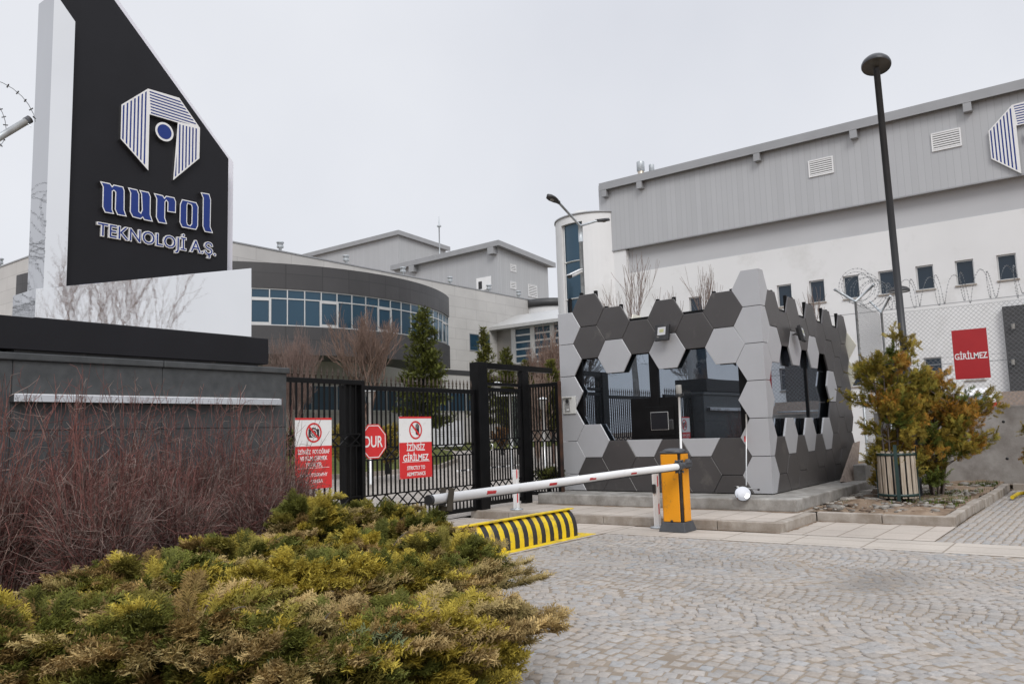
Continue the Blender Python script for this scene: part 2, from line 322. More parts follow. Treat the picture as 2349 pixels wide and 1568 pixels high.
# ------------------------------------------------------------------ ground
def yz(a, b):                                         # height of the yard behind the gate
    D = .797*a+.604*b
    return min(max(.025*(D-15), 0), 1.05)
def sheet(name, x0, x1, y0, y1, z, m, kind='structure', step=None):
    mb = MB()
    if step:
        nx = max(1, int((x1-x0)/step)); ny = max(1, int((y1-y0)/step))
        I = [[mb.pts([(x0+(x1-x0)*i/nx, y0+(y1-y0)*j/ny, z+yz(x0+(x1-x0)*i/nx, y0+(y1-y0)*j/ny))])[0] for i in range(nx+1)] for j in range(ny+1)]
        for j in range(ny):
            for i in range(nx): mb.face((I[j][i], I[j][i+1], I[j+1][i+1], I[j+1][i]))
    else: mb.face(mb.pts([(x0, y0, z), (x1, y0, z), (x1, y1, z), (x0, y1, z)]))
    return mb.build(name, m, kind=kind)
sheet('ground', -600, 800, -600, 800, -.03, 'soil')
sheet('road', -14, 10.45, -12, 6.3, -.0035, 'sand_and_shade')
sheet('road', 11.36, 24, -12, 2.04, -.0035, 'sand_and_shade')
sheet('paving', -3, 11.4, 6.3, 9.9, .002, 'pave')
sheet('paving_strip', 10.45, 11.36, -12, 6.3, .0, 'pavey')
sheet('paving', 11.36, 13.05, 2.04, 4.05, .004, 'pave')
sheet('yard_road', -30, 20.2, 9.9, 90, .004, 'farcob', step=2.5)
sheet('yard_road', 20.2, 110, 9.2, 90, .004, 'farcob', step=2.5)
# raised pavement in front of the booth, with kerb stones
mb = MB(); mb.box(11.6, 13.5, 4.13, 9.75, -.02, .137); mb.build('pavement', 'pave', kind='structure')
mb = MB(); random.seed(3)
y = 3.98
while y < 9.75:
    L = .98; mb.box(11.45, 11.598, y, min(y+L-.008, 9.75), -.02, .14+random.uniform(-.004, .004)); y += L
x = 11.6
while x < 13.0: mb.box(x+.004, min(x+.97, 13.03), 3.98, 4.128, -.02, .14); x += .98
bevel(mb.build('kerb', 'kerb', kind='structure'), .012)
mb = MB(); y = 2.05
while y < 3.95: mb.box(13.04, 13.18, y, min(y+.97, 3.975), -.02, .14+random.uniform(-.005, .005)); y += .98
x = 13.19
while x < 20.2: mb.box(x, min(x+.97, 20.2), 2.05+.03*math.sin(x), 2.19+.03*math.sin(x), -.02, .14+random.uniform(-.008, .008)); x += .985
y = 1.2
while y > -9: mb.box(20.2, 20.34, y-.16, y+.82, -.02, .13); y -= .985
bevel(mb.build('kerb', 'kerb', kind='structure'), .012)
# soil-coloured strips standing in for contact shade at plinth and kerb feet
def contact_shade(p0, p1, side, w, z, seed):
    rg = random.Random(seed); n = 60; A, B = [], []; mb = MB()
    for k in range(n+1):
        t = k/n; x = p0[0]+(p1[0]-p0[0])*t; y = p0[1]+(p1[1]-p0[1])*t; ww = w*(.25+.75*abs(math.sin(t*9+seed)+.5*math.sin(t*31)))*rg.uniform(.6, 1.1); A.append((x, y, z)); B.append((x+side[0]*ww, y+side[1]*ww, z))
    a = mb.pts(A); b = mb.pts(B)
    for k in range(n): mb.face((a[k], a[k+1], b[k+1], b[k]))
    mb.build('sand_and_shade', 'soil', kind='stuff')
contact_shade((12.959, 4.2), (12.959, 9.3), (-1, 0), .14, .1405, 1); contact_shade((11.449, 4), (11.449, 9.6), (-1, 0), .07, .0045, 2); contact_shade((13.0, 4.26), (13.5, 4.26), (0, -1), .1, .1405, 4); contact_shade((13.039, 2.1), (13.039, 3.95), (-1, 0), .08, .0065, 3); contact_shade((11.55, 3.979), (13.0, 3.979), (0, -1), .07, .0065, 5)
# planting bed soil
mb = MB(); nx, ny = 40, 16; random.seed(5)
I = [[mb.pts([(13.18+(20.5-13.18)*i/nx, 2.19+(4.27-2.19)*j/ny, .11+.045*random.random()+.06*math.sin(i*.5)*math.sin(j*.4)*(0 < j < ny))])[0] for i in range(nx+1)] for j in range(ny+1)]
for j in range(ny):
    for i in range(nx): mb.face((I[j][i], I[j][i+1], I[j+1][i+1], I[j+1][i]))
mb.build('planting_bed', 'soil', kind='structure')
sheet('planting_bed', 20.34, 20.5, -9, 2.19, .10, 'soil')
# granite setts: segmental arcs on the forecourt, straight rows in the parking bay
def setts():
    C, S, A, K = [], [], [], []
    wd = 2.25; R = wd*.66; step = .101
    col = -14.2
    while col < 10.6:
        k = 0; b0 = -6.0
        while b0 < 7.2:
            n = int(R*2*math.asin(wd/2/R)/.105)
            for j in range(n):
                th = (j+.5)/n*2*math.asin(wd/2/R)-math.asin(wd/2/R)+RNG.normal(0, .012)
                x = col+wd/2+R*math.sin(th); y = b0-R*math.cos(th)+R*.7
                C.append((x, y)); A.append(-th+RNG.normal(0, .05)); S.append((.0485+RNG.normal(0, .0045), .0445+RNG.normal(0, .0035)))
            b0 += step
        col += wd
    C = np.array(C); S = np.array(S); A = np.array(A)
    k = (C[:, 0] > 2.2) & (C[:, 0] < 10.40) & (C[:, 1] > -3) & (C[:, 1] < 6.25); C, S, A = C[k], S[k], A[k]
    g = [(11.42+.105*i+RNG.normal(0, .004), 1.98-.1*j+RNG.normal(0, .004)) for i in range(82) for j in range(40)]
    C = np.vstack([C, g]); S = np.vstack([S, np.c_[.046+RNG.normal(0, .004, len(g)), .041+RNG.normal(0, .003, len(g))]]); A = np.r_[A, RNG.normal(0, .06, len(g))]
    n = len(C); corner = np.array([(-1, -1), (1, -1), (1, 1), (-1, 1)], float)
    ca, sa = np.cos(A), np.sin(A); top = .004+RNG.normal(0, .0016, n)+.004*np.sin(C[:, 0]*1.7+np.sin(C[:, 1]*1.3))*np.sin(C[:, 1]*1.9); V = np.zeros((n, 12, 3)); jit = RNG.normal(0, .0045, (n, 4, 2))
    for l, (sc, dz) in enumerate(((1.0, -.02), (.97, -.004), (.76, .0))):
        q = corner[None]*S[:, None]*sc+jit*sc
        V[:, l*4:l*4+4, 0] = C[:, None, 0]+q[..., 0]*ca[:, None]-q[..., 1]*sa[:, None]; V[:, l*4:l*4+4, 1] = C[:, None, 1]+q[..., 0]*sa[:, None]+q[..., 1]*ca[:, None]
        V[:, l*4:l*4+4, 2] = (top+dz)[:, None]+(RNG.normal(0, .0012, (n, 4)) if l == 2 else 0)
    F = [(8, 9, 10, 11)]
    for l in (0, 4): F += [(l+j, l+(j+1) % 4, l+4+(j+1) % 4, l+4+j) for j in range(4)]
    F = (np.array(F)[None]+(np.arange(n)*12)[:, None, None]).reshape(-1, 4)
    base = np.array([.345, .326, .308]); tone = RNG.normal(1, .07, (n, 1)); warm = RNG.normal(0, .012, (n, 1))*np.array([1, 0, -1])
    # dust lies over some patches of the forecourt
    d = .5+.5*np.sin(C[:, 0]*.9+1.3*np.sin(C[:, 1]*.7))*np.sin(C[:, 1]*1.1+.8*np.cos(C[:, 0]*.5)); d = (d*.7)[:, None]
    c = (base*tone+warm)*(1-d*.55)+np.array([.37, .33, .29])*d*.55
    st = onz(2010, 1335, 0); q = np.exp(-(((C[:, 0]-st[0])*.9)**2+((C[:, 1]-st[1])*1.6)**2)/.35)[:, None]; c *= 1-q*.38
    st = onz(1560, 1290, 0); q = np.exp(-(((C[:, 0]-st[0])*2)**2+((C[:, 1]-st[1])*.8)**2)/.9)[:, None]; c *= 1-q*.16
    tr = np.exp(-((C[:, 0]-8.9+.1*np.sin(C[:, 1]))**2)/.05)+np.exp(-((C[:, 0]-7.3+.1*np.sin(C[:, 1]))**2)/.05); c *= 1-.10*tr[:, None]*(C[:, 1:2] > 0)
    return np_mesh('cobbles', V.reshape(-1, 3), F, 'sett', cols=np.repeat(np.clip(c, .05, .8), 12, 0), kind='structure')
setts()
# ------------------------------------------------------------------ guard booth
CA, CB, CZ = 13.76, 4.90, .333
HX, SW, AW, BW = .66, .3811, .329, .204
bo = thing('guard_booth', (CA+2.7, CB+2.1, .33), 'dark grey and silver guard booth clad in hexagonal panels with mirrored windows', 'guard booth')
BE = 19.4; BL = 9.2
mb = MB(); mb.box(12.96, 19.9, 4.27, 9.3, .13, .333); bevel(mb.build('plinth', 'conc', bo), .02)
mb = MB(); mb.box(CA+.10, BE, CB+.10, BL-.08, .335, .335+1.5*HX); mb.box(CA+.14, BE, CB+.14, BL-.12, .335+3.2*HX, .335+5.0*HX)
mb.build('inner_wall', 'black', bo)
mb = MB(); mb.box(CA+.05, BE-.05, CB+.05, BL-.03, CZ+4.98*HX, CZ+5.08*HX); mb.build('roof', 'black', bo)
def pane(name, x0, x1, y0, y1, z0, z1): mb = MB(); mb.box(x0, x1, y0, y1, z0, z1); return mb.build(name, 'cglass', bo)
WZ0, WZ1 = CZ+1.5*HX, CZ+4.2*HX
fr = [CB+.42, CB+1.05, CB+1.95, BL-.72]
by = lambda x: onx(x, 900, CA+.10)[1]
ys = [by(1697), by(1512), by(1492), by(1338)]
pane('window', CA+.12, CA+.15, ys[0], ys[1], WZ0, WZ1); pane('window', CA+.12, CA+.15, ys[2], ys[3], WZ0, WZ1)
for q in ((CB+.06, ys[0]), (ys[1], ys[2]), (ys[3], BL-.03)): mb = MB(); mb.box(CA+.09, CA+.16, *q, WZ0, WZ1); mb.build('window_mullion', 'black', bo)
sxs = [CA+.30, CA+2.60, CA+2.66, CA+4.05]
for i in (0, 2): pane('window', sxs[i], sxs[i+1], CB+.12, CB+.15, WZ0, WZ1)
for q in ((CA+.165, sxs[0]), (sxs[1], sxs[2]), (sxs[3], BE)): mb = MB(); mb.box(*q, CB+.09, CB+.16, WZ0, WZ1); mb.build('window_mullion', 'black', bo)
# pass-through hatch: black sheet with an inner framed opening
h0, h1 = by(1558), by(1445); zt = onx(1500, 912, CA+.09)[2]
Pf = plane_map((CA+.118, 0, 0), (0, -1, 0), (0, 0, 1))
mb = MB(); mb.prism([(-h1, WZ0), (-h0, WZ0), (-h0, zt), (-h1, zt)], Pf, .018); hatch = mb.build('hatch_panel', 'black', bo)
cy, cz, = -(by(1511)), onx(1511, 965, CA+.09)[2]
for k, (r, hh, mm, nm) in enumerate(((.30, .035, 'black', 'hatch_frame'), (.185, .045, 'alu', 'hatch_trim'), (.176, .052, 'blackm', 'hatch_glass'))):
    mb = MB(); mb.prism([(cy-r, cz-r*.92), (cy+r, cz-r*.92), (cy+r, cz+r*.92), (cy-r, cz+r*.92)], Pf, hh); bevel(mb.build(nm, mm, hatch), .004)
def hexpoly(c, sh=SW, g=.0045):                        # c = centre (x, row)
    x, h = c; s = sh-g*.6; r = HX/2-g
    return [(x-s/2, h*HX-r), (x+s/2, h*HX-r), (x+s, h*HX), (x+s/2, h*HX+r), (x-s/2, h*HX+r), (x-s, h*HX)]
def clip(poly, x0=None, x1=None, z0=None, z1=None):
    if x0 is not None: poly = cut(poly, (-1, 0), -x0)
    if x1 is not None: poly = cut(poly, (1, 0), x1)
    if z0 is not None: poly = cut(poly, (0, -1), -z0)
    if z1 is not None: poly = cut(poly, (0, 1), z1)
    return poly
def panel(poly, P, m, th=.035, h0=0):
    if len(poly) < 3: return
    t1, t2, cx, cy = random.gauss(0, .0035), random.gauss(0, .0035), poly[0][0], poly[0][1]; mb = MB(); mb.prism(poly, lambda x, y, h: P(x, y, h+h0+t1*(x-cx)+t2*(y-cy)), th, 0, 0); o = mb.build('hex_panel', m, bo); return bevel(o, .005, 1)
PF = plane_map((CA+.035, CB, CZ), (0, -1, 0), (0, 0, 1))      # front: x = -(distance to the left)
PS = plane_map((CA, CB+.035, CZ), (1, 0, 0), (0, 0, 1))       # side
FX = lambda n: -(AW+(1.5*n-.5)*SW); SX = lambda n: BW+(1.5*n-.5)*SW
XL = -(BL-CB)
front = {1: [(0, 'd'), (1, 'd'), (4, 'l'), (5, 'd')], 2: [(.5, 'd'), (1.5, 'lc'), (4.5, 'd')], 3: [(0, 'd'), (1, 'd'), (4, 'l'), (5, 'd')], 4: [(.5, 'd'), (1.5, 'lc'), (4.5, 'd')],
         5: [(0, 'd'), (1, 'd'), (4, 'l'), (5, 'd')], 6: [(.5, 'd'), (1.5, 'l'), (4.5, 'd'), (5.5, 'd')], 7: [(0, 'l'), (1, 'l'), (2, 'l'), (3, 'l'), (4, 'l'), (5, 'l')]}
for n, L in front.items():
    for h, c in L:
        p = clip(hexpoly((FX(n), h)), x0=XL, z0=.015, z1=1.5*HX if c == 'lc' else None)
        panel(p, PF, 'hexd' if c == 'd' else 'hexl')
for n in range(1, 10):
    if n % 2: L = [(0, 'd'), (1, 'd'), (4, 'l'), (5, 'd')]
    else: L = [(.5, 'd'), (1.5, 'l'), (4.5, 'd')]
    if n == 7: L = [(0, 'd'), (1, 'd'), (2, 'd'), (3, 'l'), (4, 'd'), (5, 'd')]
    if n == 8: L = [(.5, 'd'), (1.5, 'd'), (2.5, 'd'), (3.5, 'd'), (4.5, 'd')]
    if n == 9: L = [(i, 'd') for i in range(6)]
    for h, c in L: panel(clip(hexpoly((SX(n), h)), x1=BE-CA, z0=.015), PS, 'hexd' if c == 'd' else 'hexl')
# corner column: each panel folds round the corner in one piece
for k in range(6):
    h = k+.5; r = HX/2-.006; g = .005; mb = MB(); z = CZ+h*HX; s = SW/2
    P1 = [(-AW, -r), (0, -r), (0, r), (-AW, r), (-AW-s+g, 0)]; P2 = [(.0353, -r), (BW, -r), (BW+s-g, 0), (BW, r), (.0353, r)]
    lo = .015 if k == 0 else 0
    mb.prism([(x, y+h*HX+(lo if y < 0 else 0)) for x, y in P1], plane_map((CA, CB, CZ), (0, -1, 0), (0, 0, 1)) and (lambda x, y, hh: (CA+.035-hh, CB-x-(0 if x < 0 else 0), CZ+y)), .035)
    mb.prism([(x, y+h*HX+(lo if y < 0 else 0)) for x, y in P2], lambda x, y, hh: (CA+x, CB+.035-hh, CZ+y), .035)
    mb.build('corner_panel', 'hexl', bo)
# back and left sides seen over the top: cream insides
PL = plane_map((CA, BL-.02, CZ), (-1, 0, 0), (0, 0, 1)); PB = plane_map((BE-.03, CB, CZ), (0, 1, 0), (0, 0, 1))
for n in range(0, 10):
    for h in ((4, 5) if n % 2 else (4.5, 5.5 if n in (2, 6) else 3.5)):
        p = clip(hexpoly((-SX(n), h)), x0=-(BE-CA)+.02, x1=-.06)
        if len(p) > 2: panel(p, PL, ['hexd', 'cream'][0] if 0 else 'cream', .03)
for n in range(0, 8):
    for h in ((5,) if n % 2 else (4.5, 5.5 if n in (2, 6) else 3.5)): panel(clip(hexpoly((.2+SX(n), h)), x1=BL-CB-.06), PB, 'cream', .03)
def upright(*b): mb = MB(); mb.box(*b); mb.build('cladding_upright', 'black', bo)
for n in (1, 3, 5, 6):                                 # uprights that carry the cladding, standing proud between the crests
    for sg in (-.17, .17): top = 6.08 if n == 6 else 5.55; upright(CA+.04, CA+.10, CB-FX(n)+sg-.03, CB-FX(n)+sg+.03, CZ+4.25*HX, CZ+top*HX)
upright(CA+.04, CA+.10, BL-.30, BL-.24, CZ+4.3*HX, CZ+5.95*HX)
for n in (1, 3, 5, 7, 9):
    for sg in (-.17, .17): upright(CA+SX(n)+sg-.03, CA+SX(n)+sg+.03, CB+.04, CB+.10, CZ+4.2*HX, CZ+5.55*HX)
for n in (2, 4, 6): upright(CA+SX(n)-.24, CA+SX(n)-.18, CB+.04, CB+.10, CZ, CZ+1.98*HX)
# things fixed to the booth
def floodlight(loc, yaw, label):
    t = thing('floodlight', loc, label, 'floodlight', 'floodlights on the booth')
    R = Matrix.Rotation(yaw, 3, 'Z') @ Matrix.Rotation(math.radians(-12), 3, 'X'); L = Vector(loc)
    def T(mb):
        mb.v = [tuple(L+R @ Vector(v)) for v in mb.v]; return mb
    hw, hh = .15, .155                                # local: face looks to -y
    mb = MB(); mb.prism([(-hw, -hh), (hw, -hh), (hw, hh), (-hw, hh)], lambda x, y, h: (x, .05-h, y), .06); mb.prism([(-hw*.7, -hh*.75), (hw*.7, -hh*.75), (hw*.7, hh*.8), (-hw*.7, hh*.8)], lambda x, y, h: (x, .095-h, y), .045)
    q = bevel(T(mb).build('housing', 'rubber', t), .006)
    mb = MB(); a = mb.pts([(-.085, -.012, -.055), (.085, -.012, -.055), (.085, -.012, .1), (-.085, -.012, .1), (-.045, -.0115, -.005), (.045, -.0115, -.005), (.045, -.0115, .06), (-.045, -.0115, .06)])
    for k in range(4): mb.face((a[k], a[(k+1) % 4], a[4+(k+1) % 4], a[4+k]))
    T(mb).build('reflector', 'band', t)
    mb = MB(); mb.prism([(-.044, -.004), (.044, -.004), (.044, .059), (-.044, .059)], lambda x, y, h: (x, -.0105-h, y), .002); T(mb).build('led_array', mat('led_phosphor'+t.name, (.42, .42, .22), .5), t)
    mb = MB(); text(mb, '50W', lambda x, y, h=0: (x, -.0112-h, y), -.07, -.1, .026, off=.02, depth=.001); T(mb).build('lettering', 'lens', t)
    mb = MB(); mb.bar((-.12, .02, 0), (-.12, .13, .02), .012, .03); mb.bar((.12, .02, 0), (.12, .13, .02), .012, .03); mb.bar((-.125, .13, .02), (.125, .13, .02), .03, .012); mb.tube([(0, .13, .02), (0, .20, .03)], .012); T(mb).build('bracket', 'rubber', t)
p = onx(1518, 762, CA-.17); floodlight(p, -math.pi/2-math.radians(4), 'square black floodlight above the front window of the booth')
p = ony(1842, 764, CB-.19); floodlight(p, math.radians(8), 'black floodlight seen edge-on on the booth side wall')
t = thing('door_intercom', onx(1307, 930, CA-.01), 'silver intercom with rain hood on the left edge of the booth front', 'intercom')
P0 = onx(1294, 949, CA-.004); P1 = onx(1321, 908, CA-.004); Pi = plane_map((CA-.003, 0, 0), (0, -1, 0), (0, 0, 1)); x0, x1, z0, z1 = -P0[1], -P1[1], P0[2], P1[2]; dx = x1-x0; dz = z1-z0
mb = MB(); mb.prism([(x0, z0), (x1, z0), (x1, z1), (x0, z1)], Pi, .03); mb.prism([(x0, z1-.03), (x0+dx*.75, z1-.03), (x0+dx*.75, z1), (x0, z1)], Pi, .075); bevel(mb.build('back_box', 'satin', t), .004)
mb = MB(); mb.prism([(x0+dx*.15, z0+dz*.12), (x0+dx*.6, z0+dz*.12), (x0+dx*.6, z1-.035), (x0+dx*.15, z1-.035)], Pi, .045); face = bevel(mb.build('face_plate', 'alu', t), .006)
mb = MB(); Q = lambda x, y, h=0: Pi(x, y, .046+h); disc(mb, Q, x0+dx*.38, z0+dz*.72, dx*.13, h=.001)
for k in range(3): quad(mb, Q, x0+dx*.24, x0+dx*.52, z0+dz*(.5+.045*k), z0+dz*(.515+.045*k), .001)
mb.build('camera_eye', 'rubber', face)
mb = MB(); quad(mb, Q, x0+dx*.3, x0+dx*.5, z0+dz*.2, z0+dz*.27, .001); mb.build('call_button', 'white', face)
# inspection mirror leaning on the corner
t = thing('inspection_mirror', onx(1704, 1131, 12.9), 'round under-vehicle mirror on a pole leaning at the booth corner', 'inspection mirror')
pt = onx(1712, 962, CA-.05); pb = onx(1712, 1113, 13.02); dsc = onx(1704, 1131, 12.90)
mb = MB(); mb.tube([pt, pb], .011); l = onx(1690, 1116, 13.02); r = onx(1738, 1122, 12.98); mb.tube([l, r], .011); mb.build('pole', 'alu', t)
mb = MB(); mb.tube([pt+(0, 0, -.06), pt+(0, 0, .10)], .016); mb.build('grip', 'lens', t)
mb = MB(); mb.tube([r, r-(0, .03, .003)], .017); mb.tube([l, l+(0, .03, .003)], .017); mb.build('end_cap', 'rubber', t)
mb = MB(); ax = np.array([-.80, -.33, .48]); mb.lathe([(.0001, .012), (.06, .010), (.1, .005), (.125, -.004)], dsc, ax, 32); mb.build('mirror_dish', 'mirror', t)
mb = MB(); mb.lathe([(.125, -.006), (.131, -.002), (.131, -.016), (.125, -.018), (.0001, -.02)], dsc, ax, 32); mb.build('rim', 'rubber', t)
mb = MB(); q = onx(1709.5, 1006, CA-.1); mb.tube([q-(0, 0, .05), q+(0, 0, .05)], .02, 8); mb.build('red_torch', 'red', t)
# ------------------------------------------------------------------ gates
GB = 9.60
def x_band(mb, a0, a1, y, z0, z1, n, w=.018):
    for z in (z0, z1): mb.bar((a0, y, z), (a1, y, z), .03, .022)
    for k in range(n):
        xa = a0+(a1-a0)*k/n; xb = a0+(a1-a0)*(k+1)/n
        mb.bar((xa, y-.004, z0), (xb, y-.004, z1), w); mb.bar((xa, y+.006, z1), (xb, y+.006, z0), w)
def spike(parent, x, y, z):
    mb = MB(); mb.lathe([(.011, -.02), (.011, .045), (.02, .05), (.02, .06), (.008, .065), (.02, .09), (.014, .115), (.001, .185)], (x, y, z), n=6); return mb.build('finial', 'rust', parent)
def gate_leaf(parent, a0, a1, y, z0, z1, band, lower, nb, nx, fw=.07, spikes=True, rail=.075):
    mb = MB(); mb.box(a0, a0+fw, y-.035, y+.035, z0, z1); mb.box(a1-fw, a1, y-.035, y+.035, z0, z1)
    mb.box(a0+fw, a1-fw, y-.034, y+.034, z1-rail, z1-.001); mb.box(a0+fw, a1-fw, y-.034, y+.034, z0+.001, z0+rail); bevel(mb.build('frame', 'black', parent), .004, 1)
    mb = MB(); n = nb
    for k in range(1, n):
        x = a0+fw+(a1-a0-2*fw)*k/n
        for za, zb in ((z0+rail, lower[0]), (lower[1], band[0]), (band[1], z1-rail)): mb.box(x-.0115, x+.0115, y-.0115, y+.0115, za, zb)
    mb.build('bars', 'black', parent)
    mb = MB(); x_band(mb, a0+fw, a1-fw, y, band[0], band[1], nx); mb.build('lattice_band', 'black', parent)
    mb = MB(); x_band(mb, a0+fw, a1-fw, y, lower[0], lower[1], nx); mb.build('lattice_band', 'black', parent)
    if spikes:
        for k in range(n): spike(parent, a0+fw*.5+(a1-a0-fw)*(k+.5)/n, y, z1)
t = thing('gate_leaf', (7.6, GB-.05, .05), 'black steel gate leaf beside the granite sign wall, carrying the no-photography board', 'gate', 'spiked black gate leaves')
gate_leaf(t, 6.98, 8.66, GB-.06, .10, 2.42, (1.40, 1.58), (.42, .62), 15, 7)
t = thing('gate_post', (8.5, GB, 0), 'thick black post between the two sliding gate leaves', 'gate post', 'black gate posts')
mb = MB(); mb.box(8.36, 8.62, GB+.0, GB+.16, -.02, 2.32); bevel(mb.build('column', 'black', t), .006); mb = MB(); mb.box(8.34, 8.64, GB-.01, GB+.17, 2.321, 2.35); mb.build('cap_plate', 'black', t)
t = thing('gate_leaf', (10, GB+.05, .1), 'long black sliding gate leaf with the no-entry board and rusty spikes', 'gate', 'spiked black gate leaves')
gate_leaf(t, 8.66, 11.50, GB+.04, .13, 2.35, (1.16, 1.35), (.40, .60), 27, 11)
t = thing('gate_post', (11.62, GB, 0), 'tallest black gate post at the road edge', 'gate post', 'black gate posts')
mb = MB(); mb.box(11.50, 11.76, GB-.08, GB+.14, -.02, 2.87); bevel(mb.build('column', 'black', t), .006)
mb = MB(); q = ony(1128, 1022, GB-.10); mb.tube([(11.80, GB-.1, 1.22), (11.80, GB-.13, 1.22), (11.80, GB-.13, 1.33), (11.80, GB-.1, 1.33)], .012); mb.build('lock_handle', 'alu', t)
t = thing('gateway', (12.9, GB, .1), 'black steel frame with cross beam over the pedestrian gate', 'gate frame')
mb = MB(); mb.box(11.765, 14.0, GB-.05, GB+.05, 2.76, 2.87); mb.build('top_beam', 'black', t)
mb = MB(); mb.box(11.765, 12.9, GB-.04, GB+.04, 2.44, 2.50); mb.build('lower_beam', 'black', t)
mb = MB(); mb.box(12.905, 13.12, GB-.06, GB+.07, .1, 2.755); bevel(mb.build('post', 'black', t), .005)
for k in range(10): spike(t, 11.83+.11*k, GB, 2.502)
t = thing('gate_leaf', (12.3, GB, .2), 'closed narrow pedestrian gate leaf behind the white marker post', 'gate', 'spiked black gate leaves')
gate_leaf(t, 11.775, 12.895, GB, .20, 2.40, (1.22, 1.42), (.45, .64), 12, 5, spikes=False)
t = thing('gate_leaf', (13.4, GB+.4, .25), 'rusty-edged pedestrian gate leaf standing open beside the booth', 'gate', 'spiked black gate leaves')
g = thing('tmp', (0, 0, 0), '', ''); bpy.data.objects.remove(g)
before = set(bpy.data.objects); gate_leaf(t, 0, .78, 0, .26, 2.52, (1.34, 1.56), (.50, .66), 9, 4, spikes=False)
for o in set(bpy.data.objects)-before:
    me = o.data; 
    for v in me.vertices: x, yy, z = v.co; v.co = (13.42-yy, 9.02+x, z)
    me.flip_normals()
mb = MB(); mb.box(13.385, 13.455, 8.98, 9.018, .26, 2.54); mb.build('rusty_hinge_stile', mat('rusty_black_steel', (.012, .010, .010), .7, 0, .3, 3, 0, 60, .4, (.10, .045, .025)), t)
# ------------------------------------------------------------------ signs on the gate
def board(name, label, a0, a1, z0, z1, y, cat='sign', group=None):
    t = thing(name, ((a0+a1)/2, y, z0), label, cat, group); P = plane_map((0, y, 0), (1, 0, 0), (0, 0, 1))
    mb = MB(); mb.prism([(a0, z0), (a1, z0), (a1, z1), (a0, z1)], lambda x, z, h=0: P(x, z, h-.006), .006); mb.build('board', 'white', t); return t, P
def prohibition(t, P, cx, cz, r):
    mb = MB(); ring(mb, P, cx, cz, r*.82, r, h=.0040)
    c = math.cos(math.radians(45)); w = r*.08
    mb.face(mb.pts([P(cx-r*.88*c-w, cz+r*.88*c-w, .0042), P(cx+r*.88*c-w, cz-r*.88*c-w, .0042), P(cx+r*.88*c+w, cz-r*.88*c+w, .0042), P(cx-r*.88*c+w, cz+r*.88*c+w, .0042)]))
    mb.build('prohibition_ring', 'red', t)
t, P = board('warning_sign', 'red and white no photography board half hidden by red twigs', 7.29, 7.96, .80, 1.83, GB-.12, group='warning boards on the gate')
a0, a1, z0, z1 = 7.29, 7.96, .80, 1.83; W = a1-a0; H = z1-z0
for q in ((z1-.03, z1), (z0, z0+.60*H)): mb = MB(); quad(mb, P, a0, a1, *q); mb.build('red_field', 'red', t)
prohibition(t, P, a0+W*.5, z0+.79*H, .145)
mb = MB(); cx, cz = a0+W*.5, z0+.785*H; quad(mb, P, cx-.098, cx+.098, cz-.065, cz+.058, .0030); quad(mb, P, cx-.035, cx+.035, cz+.058, cz+.078, .0030); mb.build('camera_symbol', 'rubber', t)
mb = MB(); ring(mb, P, cx, cz-.005, .045, .057, h=.0034); ring(mb, P, cx, cz-.005, .018, .026, h=.0034); mb.build('lens_symbol', 'white', t)
mb = MB()
for k, (s, f, wd) in enumerate((('İZİNSİZ  FOTOĞRAF', .525, .58), ('VE FİLM ÇEKMEK', .435, .50), ('YASAKTIR.', .345, .31))): text(mb, s, P, a0+W*.5, z0+f*H-.035, .085, wd, .022, .001, h0=.003)
quad(mb, P, a0+.05, a1-.05, z0+.29*H, z0+.297*H, .0035)
for s, f, wd in (('NO PHOTOGRAPHY', .20, .50), ('NO CAMERA', .11, .33)): text(mb, s, P, a0+W*.5, z0+f*H-.03, .072, wd, .018, .001, h0=.003)
mb.build('lettering', 'white', t)
a0, a1, z0, z1 = 9.47, 10.25, .82, 1.85; W = a1-a0; H = z1-z0
t, P = board('warning_sign', 'red and white no entry board with black hand on the long gate leaf', a0, a1, z0, z1, GB-.02, group='warning boards on the gate')
for q in ((z1-.03, z1), (z0, z0+.58*H)): mb = MB(); quad(mb, P, a0, a1, *q); mb.build('red_field', 'red', t)
cx, cz = a0+W*.5, z0+.78*H; prohibition(t, P, cx, cz, .155)
mb = MB()
quad(mb, P, cx-.0, cx+.085, cz-.06, cz+.02, .0031)
for k, (dx, l) in enumerate(((.008, .075), (.031, .095), (.054, .09), (.075, .07))):
    quad(mb, P, cx+dx-.0085, cx+dx+.0085, cz+.0, cz+.01+l, .0032); disc(mb, P, cx+dx, cz+.01+l, .0085, 12, .0032)
mb.face(mb.pts([P(cx-.05, cz+.03, .0033), P(cx-.035, cz+.04, .0033), P(cx+.02, cz-.0, .0033), P(cx+.02, cz-.05, .0033)])); disc(mb, P, cx+.043, cz-.055, .042, 20, .0032, .03)
mb.build('hand_symbol', 'rubber', t)
mb = MB(); ring(mb, P, cx-.075, cz+.015, .018, .0205, 20, .003); quad(mb, P, cx-.11, cx-.05, cz-.035, cz-.0325, .003); mb.build('figure_symbol', 'lens', t)
mb = MB()
for s, f, wd, sz in (('İZİNSİZ', .475, .44, .15), ('GİRİLMEZ', .31, .61, .15), ('STRICTLY TO', .17, .43, .085), ('ADMITTANCE', .07, .45, .085)): text(mb, s, P, a0+W*.5, z0+f*H-.03, sz, wd, .022, .001, h0=.003)
quad(mb, P, a0+.06, a1-.06, z0+.262*H, z0+.27*H, .0035); mb.build('lettering', 'white', t)
mb = MB()
for sx in (a0+.02, a1-.02):
    for sz in (z0+.02, z1-.3): disc(mb, P, sx, sz, .006, 8, .004)
mb.build('rivets', 'galv', t)
